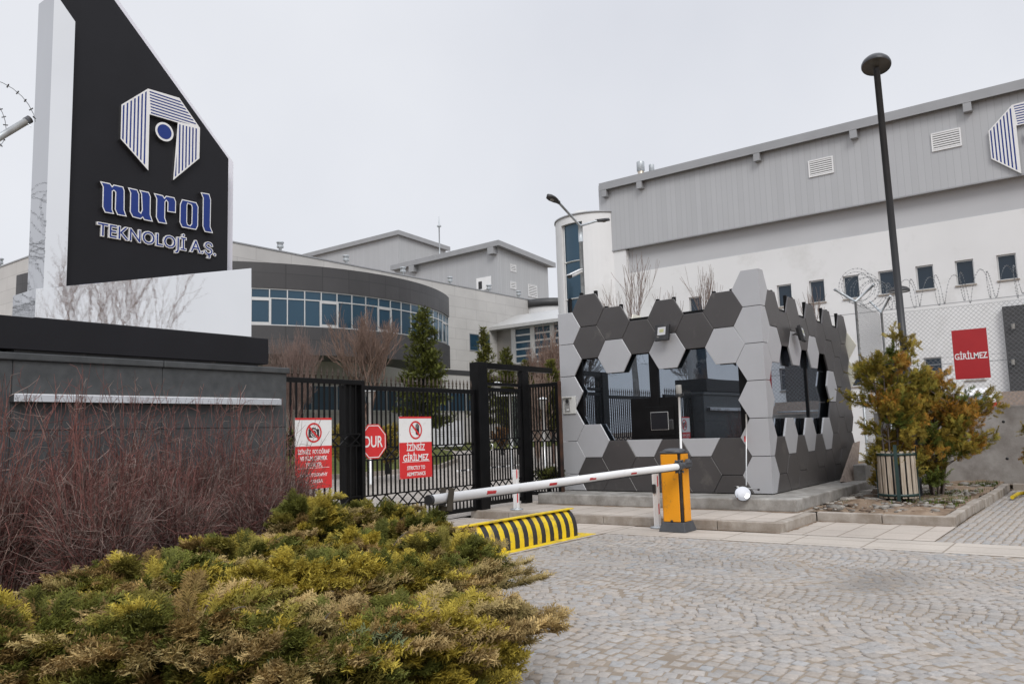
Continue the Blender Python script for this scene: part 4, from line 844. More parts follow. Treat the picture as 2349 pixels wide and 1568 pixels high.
p = onx(1008, 556, 66); t = thing('lightning_rod', (66, p[1], p[2]-2), 'thin lightning rod standing on the far hall roof', 'lightning rod'); mb = MB(); zt = onx(1008, 522, 66)[2]; mb.tube([(66, p[1], p[2]-3), (66, p[1], zt)], .07, 6); mb.lathe([(.05, 0), (.28, .15), (.1, .35), (.03, 1.3)], (66, p[1], zt)); mb.build('rod', 'galv', t)
# entrance pavilion and drum
t = thing('entrance_pavilion', (54, 34, 1), 'glazed entrance pavilion with sloping metal canopy beside the offices', 'building')
ea = onx(1200, 800, 48)[0]; EA = 48.0
y0 = onx(1135, 800, EA)[1]; y1 = onx(1300, 800, EA)[1]-6; zt = onx(1200, 752, EA)[2]; zsill = onx(1200, 832, EA)[2]
mb = MB(); mb.box(EA, EA+10, y1, y0, 0, zsill); mb.box(EA, EA+.3, y0-1.9, y0, zsill, zt); mb.box(EA+.3, EA+10, y1, y0-.02, zsill, zt-.02); mb.build('wall', mat('taupe_metal_wall', (.30, .28, .26), .35, .4, .06, .8), t)
mb = MB(); n = 6; cw = (y0-1.9-y1)/n
for k in range(n+1): u = y1+cw*k; mb.box(EA-.12, EA+.02, u-.2, u+.2, zsill, zt)
for k in range(6): z = zsill+(zt-zsill)*k/5; mb.box(EA-.06, EA+.01, y1, y0-1.9, z-.06, z+.06)
mb.build('glazing_frame', 'alu', t)
mb = MB(); mb.box(EA-.025, EA-.005, y1, y0-1.9, zsill, zt); mb.build('glazing', 'bglass', t)
mb = MB(); mb.face(mb.pts([(EA-.9, y0+.4, zt+.25), (EA-.9, y1, zt+.25), (EA+2.5, y1, zt+1.5), (EA+2.5, y0+.4, zt+1.5)][::-1])); mb.box(EA-.9, EA-.8, y1, y0+.4, zt, zt+.25); mb.face(mb.pts([(EA-.9, y0+.4, zt), (EA-.9, y1, zt), (EA, y1, zt), (EA, y0+.4, zt)])); mb.face(mb.pts([(EA-.9, y0+.4, zt), (EA-.9, y0+.4, zt+.25), (EA+2.5, y0+.4, zt+1.5), (EA+2.5, y0+.4, zt)])); mb.build('canopy', 'alu', t)
c_ = depth(1262, 66); rz1 = EYE+ (994-693)*66/FPX; rz0 = EYE+(994-760)*66/FPX
t = thing('roof_drum', (c_[0], c_[1], 0), 'round white roof drum with a dark rim above the pavilion', 'building')
mb = MB(); mb.lathe([(2.25, -4), (2.25, rz1-rz0-.6)], (c_[0], c_[1], rz0), n=48); mb.build('drum_wall', 'plaster', t)
mb = MB(); mb.lathe([(2.25, -.62), (2.38, -.6), (2.38, 0), (.01, .05)], (c_[0], c_[1], rz1), n=48); mb.build('rim', 'slabd', t)
# white factory building on the right
FA = 34.2
fb = thing('factory_building', (FA, 5, 0), 'long white factory building with grey metal upper storey and small windows', 'building')
wy = [onx(x, 640, FA)[1] for x in (2313, 2210, 2118, 2035, 1950, 1872, 1797)]; stp = (wy[-1]-wy[0])/(len(wy)-1)
UPW = [wy[0]+stp*k for k in range(-14, 10)]; LOW = [wy[0]+stp*k for k in range(-3, 10) if k != 0 and abs(wy[0]+stp*k-2.0) > 1.2]
mb = MB(); mb.box(FA+.17, FA+30, -22, 18.6, 0, 9.15)
for za, zb in ((0, 3.0), (3.95, 6.6), (7.55, 9.15)): mb.box(FA, FA+.17, -22, 18.6, za, zb)
for row, za, zb in ((UPW, 6.6, 7.55), (LOW, 3.0, 3.95)):
    e = [-22]+[v for u in sorted(row) for v in (u-.31, u+.31)]+[18.6]
    for u0, u1 in zip(e[::2], e[1::2]): mb.box(FA, FA+.17, u0, u1, za, zb)
mb.build('white_wall', 'plaster', fb)
jz = onx(2181, 695, FA)[2]
for z in (jz, jz-2.3): mb = MB(); mb.box(FA-.004, FA-.001, -22, 18.6, z-.012, z+.012); mb.build('render_joint', 'fascia', fb)
mb = MB(); mb.box(FA+.03, FA+30, -22, 18.55, 9.152, 10.34); mb.build('grey_band', 'band', fb)
mb = MB(); mb.box(FA-.35, FA+30, -22, 19.9, 10.342, 13.75); mb.build('metal_cladding', 'seam', fb)
mb = MB(); mb.box(FA-.37, FA-.30, -22, 19.92, 10.29, 10.341); mb.build('drip_trim', 'fascia', fb)
re_ = onx(1375, 427, FA-.62); mb = MB(); mb.box(FA-.6, FA+30, -22, re_[1], 13.751, re_[2]+.10); mb.box(FA-.64, FA-.602, -22, re_[1]+.02, re_[2]-.24, re_[2]+.13); mb.build('roof_edge', 'fascia', fb)
for x in (1388, 1470, 1745, 1973, 2244):
    u = onx(x, 500, FA-.6)[1]; mb = MB(); mb.box(FA-.63, FA-.352, u-.14, u+.14, re_[2]-.58, re_[2]-.242); mb.build('bracket', 'fascia', fb)
for k in range(6): u = 0-k*5.2; mb = MB(); mb.box(FA-.63, FA-.352, u-.14, u+.14, re_[2]-.58, re_[2]-.242); mb.build('bracket', 'fascia', fb)
P = plane_map((FA-.352, 0, 0), (0, -1, 0), (0, 0, 1))
for x0, y0_, x1, y1_ in ((1856, 400, 1911, 366), (2138, 340, 2204, 302)):
    A = onx(x0, y0_, FA-.352); B = onx(x1, y1_, FA-.352); zc = (A[2]+B[2])/2; louvre(fb, P, -A[1], -B[1], zc-.36, zc+.36, 7)
def punched(u, z0, z1, w=.31):
    a = FA+.11; mb = MB(); mb.box(a, FA+.168, u-w, u-w+.045, z0, z1); mb.box(a, FA+.168, u+w-.045, u+w, z0, z1); mb.box(a, FA+.168, u-w+.045, u+w-.045, z1-.045, z1); mb.box(a, FA+.168, u-w+.045, u+w-.045, z0, z0+.045)
    o = mb.build('window', 'alu', fb); mb = MB(); mb.box(FA+.13, FA+.15, u-w+.03, u+w-.03, z0+.03, z1-.03); mb.build('pane', 'wglass', o)
    mb = MB(); mb.box(FA-.05, FA+.11, u-w-.05, u+w+.05, z0-.05, z0-.004); mb.build('sill', 'kerb', o)
for u in UPW: punched(u, 6.60, 7.55)
for u in LOW: punched(u, 3.0, 3.95)
# dark entrance portal with steps
pu0 = 3.17; mb = MB(); mb.box(FA-.25, FA-.002, -1.2, pu0, 2.49, 5.59); pr = mb.build('portal', grid_mat('dark_portal_panels', (.045, .045, .047), (.02, .02, .02), 1.2, 1.05, 'YZ', .5, .1, .012, 0), fb)
wall_window(fb, pu0-2.2, pu0-.95, 2.55, 5.0, FA-.25, 'entrance_door', 1, 'y', -1)
mb = MB(); 
for k in range(9): mb.box(FA-.6-.32*k, FA-.255, -1.6, pu0+.25+.32*k*.9, 2.49-.15*(k+1), 2.485-.15*k)
mb.build('entrance_steps', 'stone', fb)
for x, y in ((2324, 748), (2324, 830)):
    p = onx(x, y, FA-.4); t = thing('wall_lantern', p, 'small glass wall lantern on the dark portal, %s one' % ('upper' if y < 800 else 'lower'), 'lantern', 'lanterns on the dark portal')
    mb = MB(); mb.bar((p[0]+.14, p[1], p[2]-.12), (p[0], p[1], p[2]-.12), .03); mb.lathe([(.02, -.12), (.06, -.1), (.0001, -.09)], p, n=10); mb.lathe([(.08, .1), (.02, .14), (.0001, .14)], p, n=10); mb.build('bracket', 'grey', t); mb = MB(); mb.lathe([(.05, -.1), (.065, .1)], p, n=12); mb.build('glass', 'lens', t)
# stair tower
tc_ = onx(1345, 600, FA+.2); TR = 2.05
t = thing('stair_tower', (FA+.6, 20.9, 0), 'round white stair tower with a tall blue glass strip', 'tower')
TCx, TCy = FA+.85, 20.92; zT = 12.32
def cyl(r, a0, a1, z0, z1, nm, m, n=28, par=None, flip=False):
    mb = MB(); mb.smooth = True
    for k in range(n):
        u0 = a0+(a1-a0)*k/n; u1 = a0+(a1-a0)*(k+1)/n; mb.face(mb.pts([(TCx+r*math.cos(u), TCy+r*math.sin(u), z) for u, z in ((u0, z0), (u1, z0), (u1, z1), (u0, z1))]))
    return mb.build(nm, m, par or t)
def tang(x):
    d = ray(x, 700)[:2]; d = d/np.linalg.norm(d); c0 = np.array([TCx, TCy]); b = d @ -c0; s = -b-math.sqrt(max(b*b-(c0 @ c0-TR**2), 0)); p = d*s-c0; return math.atan2(p[1], p[0]) % (2*math.pi)
g0, g1 = tang(1294), tang(1343)
if g0 > g1: g0, g1 = g1, g0
cyl(TR, g1, g0+2*math.pi, 0, 11.9, 'tower_wall', 'plaster', 48); cyl(TR, 0, 2*math.pi, 11.9, zT, 'tower_crown', 'plaster', 56)
mb = MB(); mb.lathe([(TR+.001, zT-.05), (TR+.05, zT-.05), (TR+.05, zT+.03), (.01, zT+.03)], (TCx, TCy, 0), n=56); mb.build('coping', 'fascia', t)
cyl(TR-.16, g0, g1, 0, 11.9, 'glass_strip', 'bglass', 12)
mb = MB()
for u in (g0, g1): mb.face(mb.pts([(TCx+r*math.cos(u), TCy+r*math.sin(u), z) for r, z in ((TR, 0), (TR-.16, 0), (TR-.16, 11.9), (TR, 11.9))]))
mb.face(mb.pts([(TCx+(TR-.02)*math.cos(u), TCy+(TR-.02)*math.sin(u), 11.9) for u in np.linspace(g0, g1, 10)]+[(TCx, TCy, 11.9)])); mb.build('reveal', 'plaster', t)
mb = MB()
for z in (9.98, 8.1, 6.25, 4.4): mb.tube([(TCx+(TR-.13)*math.cos(u), TCy+(TR-.13)*math.sin(u), z) for u in np.linspace(g0, g1, 12)], .035, 4)
for u in (g0+.03, g1-.03): mb.tube([(TCx+(TR-.13)*math.cos(u), TCy+(TR-.13)*math.sin(u), z) for z in (0, 11.88)], .03, 4)
mb.build('transoms', 'alu', t)
mb = MB(); mb.box(FA-.30, FA+1, 18.56, 19.3, 0, 10.28); mb.build('link_wall', 'plaster', t)
p = onx(1332, 489, TCx); t2 = thing('satellite_dish', p, 'off-white satellite dish on the stair tower roof', 'satellite dish'); mb = MB(); mb.lathe([(.0001, -.09), (.3, -.06), (.6, 0), (.6, .015), (.3, -.045), (.0001, -.075)], (TCx, p[1], zT+.35), (-.75, -.35, .45), 32); mb.build('dish', 'satin', t2)
mb = MB(); mb.tube([(TCx, p[1], zT), (TCx+.05, p[1], zT+.35)], .03); mb.tube([(TCx, p[1], zT+.1), (TCx-.5, p[1]-.25, zT+.3)], .015, 6); mb.build('mount', 'galv', t2)
p = onx(1470, 395, FA+1.2)
for k, (dy, r, h, lb) in enumerate(((0, .16, .95, 'wide steel chimney cowl on the factory roof edge'), (-.36, .11, .85, 'narrow steel chimney cowl behind the wide one'))):
    t2 = thing('chimney', (FA+1.2+k*.5, p[1]+dy, 14), lb, 'chimney', 'steel chimneys on the factory roof'); mb = MB(); mb.lathe([(r, 0), (r, .15), (r*1.07, .16), (r, .17), (r, .5)], (FA+1.2+k*.5, p[1]+dy, 14.05), n=20); mb.build('flue', mat('stained_flue'+str(k), (.38, .30, .20), .4, .6, .2, 5, 0, 60, .5, (.6, .56, .5)), t2); mb = MB(); mb.lathe([(r*.9, .45), (r*1.25, .5), (r*1.25, h), (r*1.2, h+.02), (.0001, h+.02)], (FA+1.2+k*.5, p[1]+dy, 14.05), n=20); mb.build('cowl', 'galv', t2)
t2 = thing('wall_emblem', onx(2300, 300, FA-.36), 'blue and white striped emblem mounted on the grey factory cladding', 'emblem')
ap = onx(2322, 243, FA-.352); sc_ = 2.62/abs(EMB[0][1][1]-EMB[0][3][1]); emblem(t2, plane_map((FA-.352, 0, 0), (0, -1, 0), (0, 0, 1)), sc_, (-ap[1]+.0, ap[2]), .12)
# ------------------------------------------------------------------ retaining wall, fences, razor wire
FB = 4.42; FW = 20.5
t = thing('retaining_wall', (FW, 0, 0), 'stained concrete retaining wall behind the orange bushes', 'wall')
mb = MB(); mb.box(FW, FW+.3, -14, FB+.1, 0, 1.79); mb.box(FW+.3, 26, FB+.15, FB+.4, 0, 1.75); bevel(mb.build('wall_body', 'conc2', t), .01)
mb = MB()
for b in (2.1, .9, -.4, -1.6):
    for z in (.65, 1.45): mb.lathe([(.03, 0), (.03, .004), (.0001, .004)], (FW-.001, b, z), (-1, 0, 0), 10)
mb.build('tie_holes', 'rubber', t)
mb = MB(); mb.box(17.6, FW-.003, FB-.10, FB+.14, .12, .66); o = mb.build('low_fence_base', 'conc', label='short crumbling concrete footing under the fence by the booth', cat='footing'); bevel(o, .02)
def mesh_fence(parent, p0, p1, z0, z1, m='wire', pitch=.10, r=.003):
    p0 = np.array(p0, float); p1 = np.array(p1, float); L = np.linalg.norm(p1-p0); H = z1-z0; d = (p1-p0)/L; segs = []
    k = -H
    while k < L:
        for s in (1, -1):
            a, b = max(k, 0), min(k+H, L)
            if b > a:
                za, zb = (a-k, b-k) if s == 1 else (H-(a-k), H-(b-k)); segs.append((*(p0+d*a), z0+za, *(p0+d*b), z0+zb))
        k += pitch
    for z in (z0, (z0+z1)/2, z1): segs.append((*p0, z, *p1, z))
    S = np.array(segs); V, F = prisms(S[:, :3], S[:, 3:], np.full(len(S), r), np.full(len(S), r)); return np_mesh('chain_link', V, F, m, parent)
def prisms(A, B, ra, rb):
    d = B-A; l = np.linalg.norm(d, axis=1, keepdims=True); d = d/np.maximum(l, 1e-9); ref = np.where(np.abs(d[:, 2:3]) > .9, np.array([[1., 0, 0]]), np.array([[0, 0, 1.]])); u = np.cross(d, ref); u /= np.linalg.norm(u, axis=1, keepdims=True); v = np.cross(d, u); V = np.zeros((len(A), 6, 3))
    for j in range(3):
        c, s = math.cos(j*2.0944), math.sin(j*2.0944); o = u*c+v*s; V[:, j] = A+o*ra[:, None]; V[:, 3+j] = B+o*rb[:, None]
    F = np.array([(0, 3, 4, 1), (1, 4, 5, 2), (2, 5, 3, 0)])[None]+(np.arange(len(A))*6)[:, None, None]
    return V.reshape(-1, 3), F.reshape(-1, 4)
def coil(p0, p1, z, r, turns, label, seed=0, par=None):
    p0 = np.array([*p0, z], float); p1 = np.array([*p1, z], float); d = p1-p0; L = np.linalg.norm(d); d /= L; u = np.cross(d, (0, 0, 1.)); n = int(turns*26); rg = np.random.default_rng(seed)
    k = np.linspace(0, 1, n); ph = 2*math.pi*turns*k; rr = r*(1+.1*np.sin(ph*.37+seed)+.05*np.sin(ph*1.7))
    P = p0+d*(k*L+.10*np.sin(ph*.5))[:, None]+u*(rr*np.cos(ph))[:, None]+np.array([0, 0, 1.])*(rr*np.sin(ph))[:, None]
    V, F = prisms(P[:-1], P[1:], np.full(n-1, .0033), np.full(n-1, .0033))
    # barbs
    s = np.arange(0, n-1, 1); m = (P[s]+P[s+1])/2; tv = P[s+1]-P[s]; tv /= np.linalg.norm(tv, axis=1, keepdims=True); a = np.cross(tv, rg.normal(size=tv.shape)); a /= np.linalg.norm(a, axis=1, keepdims=True); V2, F2 = prisms(m-a*.018, m+a*.018, np.full(len(s), .0065), np.full(len(s), .0065))
    return np_mesh('razor_wire', np.vstack([V, V2]), np.vstack([F, F2+len(V)]), 'wire', par, label=label, cat='razor wire', group='razor wire coils')
def y_post(x, y, z0, z1, dirv, label, arm=.42, rise=.33, r=.028, base_green=True):
    t = thing('fence_post', (x, y, z0), label, 'fence post', 'forked fence posts'); d = np.array([*dirv, 0.])
    mb = MB(); mb.tube([(x, y, z0), (x, y, z1)], r, 10); mb.build('upright', 'galv', t)
    for s in (-1, 1): mb = MB(); p = np.array([x, y, z1]); mb.tube([p, p+d*s*arm*.97+(0, 0, rise*.97)], r*.95, 10); mb.tube([p+d*s*arm*.94+(0, 0, rise*.94), p+d*s*arm+(0, 0, rise)], r*1.15, 10); mb.build('arm', 'galv', t)
    return t
fn = thing('chain_link_fence', (17.8, FB, .66), 'short run of chain-link fence from the booth towards the wall', 'fence', 'chain-link fences'); mesh_fence(fn, (18.3, FB), (20.45, FB), .66, 4.1)
fn = thing('chain_link_fence', (20.45, 0, 1.8), 'long chain-link fence on the concrete wall holding the red board', 'fence', 'chain-link fences'); mesh_fence(fn, (20.45, FB), (20.45, -12), 1.8, 4.08)
y_post(18.3, FB, .6, 4.15, (0, 1), 'forked galvanised post rising beside the booth corner'); y_post(20.42, FB-.05, 1.0, 4.12, (.7, .7), 'forked fence post at the wall corner behind the bush')
for b in (-1.5, -6.5): y_post(20.42, b, 1.7, 4.12, (1, 0), 'forked fence post further right along the concrete wall' if b > -3 else 'outermost forked fence post on the concrete wall')
coil((18.2, FB), (20.45, FB), 4.50, .34, 9, 'dense razor wire coil seen end-on above the fence corner', 1)
coil((20.45, FB), (20.45, -12), 4.50, .33, 64, 'long stretched razor wire coil along the fence top', 2)
mb = MB(); mb.tube([(20.42, FB-.1, 1.85), (20.42, FB-1.4, 1.85)], .02, 6); mb.build('brace', 'galv', fn)
# red board on the fence
t = thing('warning_sign', (20.40, 2.57, 2.42), 'large plain red board with white letters wired to the fence', 'sign'); P = plane_map((20.40, 0, 0), (0, -1, 0), (0, 0, 1))
mb = MB(); mb.prism([(-2.93, 2.42), (-2.24, 2.42), (-2.24, 3.53), (-2.93, 3.53)], P, .006); mb.build('board', 'red2', t); mb = MB(); text(mb, 'GİRİLMEZ', P, -2.585, 2.865, .19, .645, .02, .001, h0=.007); mb.build('lettering', 'white', t)
# side fence on the left and the pipe arm of its post in the upper left corner
fn = thing('chain_link_fence', (2.1, 8, 0), 'perimeter chain-link fence mirrored in the booth windows', 'fence', 'chain-link fences'); mesh_fence(fn, (1.9, 9.9), (1.9, 24), .3, 3.9, pitch=.11, r=.004); coil((1.9, 9.9), (1.9, 24), 4.35, .5, 44, 'lower razor wire coil on the side fence, mirrored in the steel pylon', 8); coil((1.9, 9.9), (1.9, 24), 5.25, .5, 40, 'upper razor wire coil on the side fence, mirrored in the steel pylon', 9)
pp = ony(66, 275, 7.0); pq = ony(-60, 350, 7.0)
t = thing('fence_post', (pq[0]-.5, 7.0, 0), 'tilted galvanised pipe arm of a fence post at the upper left', 'fence post', 'forked fence posts')
dv = (pp-pq)/np.linalg.norm(pp-pq); mb = MB(); mb.tube([pp-dv*.9, pp], .029, 14); base = pp-dv*.9; mb.tube([base, base+(0, 0, -base[2])], .03, 12); mb.build('upright', 'galv', t); mb = MB(); mb.tube([pp-dv*.03, pp+dv*.012], .033, 14); mb.build('pipe_cap', 'grey', t)
mb = MB(); mb.tube([pp-dv*.02+(0, .035, -.03), pp-dv*.02+(0, -.035, -.035), pp-dv*.0+(0, -.05, -.075)], .004, 5); mb.build('tie_wire', 'galv', t)
cl = ony(-28, 262, 7.1); coil((cl[0], 6.95), (cl[0]-.3, 9.5), cl[2], .31, 7, 'razor wire loops beside the tilted pipe at the upper left', 3)
# ------------------------------------------------------------------ lamps, bin, slab, rubble
def park_lamp(x, y, z, top, label, tilt=(0, 0), r=.07, hr=.27, face=(-.35, -.6, -.7)):
    t = thing('street_lamp', (x, y, z), label, 'street lamp'); tp = np.array([x+tilt[0], y+tilt[1], top])
    mb = MB(); mb.tube([(x, y, z), tp], [r, r*.86], 20); mb.build('pole', 'lamp', t); f = np.array(face, float); f /= np.linalg.norm(f); c = tp+np.array([0, 0, .13])
    mb = MB(); mb.tube([tp+(0, 0, -.04), tp+(0, 0, .06)], r*.75, 12); mb.build('neck', 'rubber', t)
    mb = MB(); mb.lathe([(hr*.97, .055), (hr, .035), (hr*1.0, .0), (hr*.93, -.05), (hr*.75, -.11), (hr*.45, -.155), (.001, -.175)], c, f, 36); mb.build('shade', 'lamp', t)
    mb = MB(); mb.lathe([(.001, .045), (hr*.3, .04), (hr*.86, .03), (hr*.96, .04)], c, f, 36); mb.build('diffuser', 'lamplens', t)
lx, ly = 16.22, 3.10; tp = ony(2011, 163, 3.18)
park_lamp(lx, ly, .12, tp[2], 'tall anthracite street lamp rising behind the orange bush', (tp[0]-lx, 3.18-ly), face=(-.30, -.04, -.95))
p = depth(2072, 30); park_lamp(p[0], p[1], .9, EYE+(968-672)*30/FPX, 'far anthracite lamp whose hood shows behind the tall pole', (0, 0), .06, .37, (.0, 0, -1))
# waste bin
p = onz(2063, 1150, .13); bx_, by_ = p[0], p[1]; t = thing('litter_bin', (bx_, by_, .12), 'round slatted wooden litter bin with dark green hoops', 'litter bin'); R = .31; zb0 = .235; zb1 = 1.02
for k in range(18):
    th = 2*math.pi*(k+.5)/18; c, s = math.cos(th), math.sin(th); mb = MB(); hh = zb1+random.uniform(-.01, .03)
    q = [(bx_+c*(R-.0)-s*w_*.036, by_+s*R+c*w_*.036) for w_ in (-1, 1)]+[(bx_+c*(R-.022)-s*w_*.036, by_+s*(R-.022)+c*w_*.036) for w_ in (1, -1)]
    mb.prism(q, lambda x, y, h=0: (x, y, zb0-.03+h), hh-zb0); bevel(mb.build('slat', 'wood', t), .005, 1)
mb = MB(); mb.lathe([(R+.004, zb0), (R+.01, zb0), (R+.01, zb0+.045), (R+.004, zb0+.045)], (bx_, by_, 0), n=40); mb.build('hoop', 'dgreen', t)
mb = MB(); mb.lathe([(R+.004, .93), (R+.01, .93), (R+.01, .975), (R+.004, .975)], (bx_, by_, 0), n=40); mb.build('hoop', 'dgreen', t)
dv = np.array([-bx_, -by_]); dv /= np.linalg.norm(dv)
mb = MB(); mb.bar((bx_+dv[0]*(R+.02), by_+dv[1]*(R+.02), .05), (bx_+dv[0]*(R+.02), by_+dv[1]*(R+.02), 1.12), .055, .02, (dv[0], dv[1], 0)); mb.bar((bx_+dv[0]*(R+.02), by_+dv[1]*(R+.02), 1.06), (bx_, by_, 1.08), .03); mb.build('support', 'dgreen', t)
mb = MB()
for s in (-1, 1): q = (bx_-dv[1]*s*(R+.015), by_+dv[0]*s*(R+.015)); mb.tube([(*q, .05), (*q, 1.09)], .009, 6)
mb.build('side_rods', 'dgreen', t); mb = MB(); mb.lathe([(.25, .25), (.25, .98), (.22, .98), (.22, .3)], (bx_, by_, 0)); mb.build('liner', 'rubber', t)
# stone offcut leaning on the booth side
q = [ony(1926, 1105, CB-.25), ony(1961, 1108, CB-.3), ony(1968, 1012, CB-.12), ony(1957, 1016, CB-.12)]
mb = MB(); n_ = np.array([0, -1., .2]); a = mb.pts(q); b = mb.pts([p_-n_*.045*-1 for p_ in q]); mb.face(a); mb.face(b[::-1])
for k in range(4): mb.face((a[k], b[k], b[(k+1) % 4], a[(k+1) % 4]))
o = mb.build('stone_slab', 'stone', label='triangular brown stone offcut leaning against the booth side', cat='stone slab')
mb = MB(); q = [ony(x, y, CB-.35) for x, y in ((1961, 1107), (1985, 1110), (1985, 1080), (1962, 1085))]; a = mb.pts(q); b = mb.pts([p_+(0.02, .05, 0) for p_ in q]); mb.face(a); mb.face(b[::-1])
for k in range(4): mb.face((a[k], b[k], b[(k+1) % 4], a[(k+1) % 4]))
mb.build('stone_slab', 'stone', label='low brown stone slab beside the leaning offcut', cat='stone slab')
def rubble(n=1500):
    rg = np.random.default_rng(11); x = rg.uniform(13.3, 20, n); y = rg.uniform(2.3, 4.2, n); k = rg.random(n) < np.where((x > 15) & (y > 3.2), 1, .45); x, y = x[k], y[k]; n = len(x)
    s = rg.gamma(2, .008, n)+.007; s = np.where((x > 15.2) & (y > 3.5), s*1.7, s); base = np.array([(-1, -1, -1), (1, -1, -1), (1, 1, -1), (-1, 1, -1), (-1, -1, 1), (1, -1, 1), (1, 1, 1), (-1, 1, 1)], float)
    V = base[None]*(1+rg.normal(0, .25, (n, 8, 3)))*s[:, None, None]*np.array([1.3, 1, .5]); th = rg.uniform(0, 6.3, n); c, s_ = np.cos(th)[:, None], np.sin(th)[:, None]
    X = V[..., 0]*c-V[..., 1]*s_+x[:, None]; Y = V[..., 0]*s_+V[..., 1]*c+y[:, None]; Z = V[..., 2]+.155; F = np.array([(3, 2, 1, 0), (4, 5, 6, 7), (0, 1, 5, 4), (1, 2, 6, 5), (2, 3, 7, 6), (3, 0, 4, 7)])[None]+(np.arange(n)*8)[:, None, None]
    c = np.where(rg.random((n, 1)) < .7, np.array([[1, .97, .93]]), np.array([[.5, .38, .3]]))*rg.uniform(.45, .85, (n, 1)); np_mesh('rubble', np.stack([X, Y, Z], -1).reshape(-1, 3), F.reshape(-1, 4), 'rubble', cols=np.repeat(c, 8, 0), kind='stuff')
rubble()
mb = MB(); p = onz(2348, 1140, .02); mb.tube([onz(x, y, .06) for x, y in ((2322, 1140), (2335, 1132), (2352, 1129), (2380, 1134))], .035, 10); mb.build('hose', 'yellow', label='yellow pipe end lying by the kerb at the right edge', cat='pipe')
mb = MB(); mb.tube([onz(x, y, .17) for x, y in ((1890, 1133), (1910, 1130), (1935, 1129), (1958, 1127))], .02, 6); mb.build('hose', 'rubber', label='short black hose lying on the rubble by the bin', cat='hose')
# double street lamp behind the booth with a security camera
pd = depth(1342, 19); zt = EYE+(990-512)*19.1/FPX; t = thing('street_lamp', (pd[0], pd[1], .2), 'galvanised double-arm street lamp behind the booth', 'street lamp')
mb = MB(); mb.tube([(pd[0], pd[1], .1), (pd[0], pd[1], zt-.35)], .048, 12); mb.tube([(pd[0], pd[1], zt-.40), (pd[0], pd[1], zt)], .055, 12); mb.build('pole', 'galv', t)
cv = np.array([pd[0], pd[1], zt])
def at_depth(x, y, D): d = ray(x, y); f = d @ np.array([Vd[1], Ud[1], 0]); return np.array([0, 0, EYE])+d*(D/f)
L1 = at_depth(1283, 466, 18.2); R1 = at_depth(1368, 507, 19.6)
for nm, e, hd in (('l', L1, at_depth(1256, 449, 17.9)), ('r', R1, at_depth(1397, 505, 19.9))):
    mb = MB(); mb.tube([cv, e], .03, 10); mb.build('arm', 'galv', t); d = hd-e; ln = np.linalg.norm(d); d /= ln; sd_ = np.cross(d, (0, 0, 1.)); sd_ /= np.linalg.norm(sd_); up_ = np.cross(sd_, d); mb = MB()
    out = [(0, .035), (.12, .04), (.3, .085), (.6, .12), (.85, .10), (1, .03)]; n = len(out); top = []; 
    I = [mb.pts([e+d*ln*s_-sd_*w_+up_*.0, e+d*ln*s_-sd_*w_*.7+up_*.045, e+d*ln*s_+sd_*w_*.7+up_*.045, e+d*ln*s_+sd_*w_, e+d*ln*s_+sd_*w_*.9-up_*.02, e+d*ln*s_-sd_*w_*.9-up_*.02]) for s_, w_ in out]
    for A, B in zip(I, I[1:]):
        for j in range(6): mb.face((A[j], B[j], B[(j+1) % 6], A[(j+1) % 6]))
    mb.face(I[0]); mb.face(I[-1][::-1]); hdn = mb.build('lamp_head', 'rubber', t)
    mb = MB(); mb.lathe([(.05, -.01), (.04, -.03), (.0001, -.035)], e+d*ln*.6-up_*.012, up_, 16); mb.build('led_lens', 'lens', hdn)
cc_ = at_depth(1320, 629, 18.7); t = thing('security_camera', cc_, 'white bullet security camera clamped to the double lamp pole', 'security camera'); e1 = at_depth(1306, 634, 18.5); e2 = at_depth(1333, 622, 18.8)
mb = MB(); mb.tube([e1, e2], .05, 12); mb.bar(e1+(0, 0, .045)-(e2-e1)*.12, e2+(0, 0, .055), .13, .012); mb.build('housing', 'white', t); mb = MB(); mb.tube([e1-(e2-e1)*.03, e1+(e2-e1)*.1], .052, 12); mb.build('lens', 'rubber', t)
mb = MB(); mb.tube([e2, (pd[0]-.04, pd[1], e2[2]+.04)], .025, 8); mb.build('bracket', 'white', t)
# ------------------------------------------------------------------ van behind the wall
vp = depth(2196, 24.2); zy = .95; t = thing('parked_van', (vp[0], vp[1], zy), 'white van parked behind the concrete wall, roof and tail light showing', 'van')
yaw = math.radians(12)
def VT(mb):
    c, s = math.cos(yaw), math.sin(yaw); mb.v = [(vp[0]+x*c-y*s, vp[1]+x*s+y*c, zy+z) for x, y, z in mb.v]; return mb
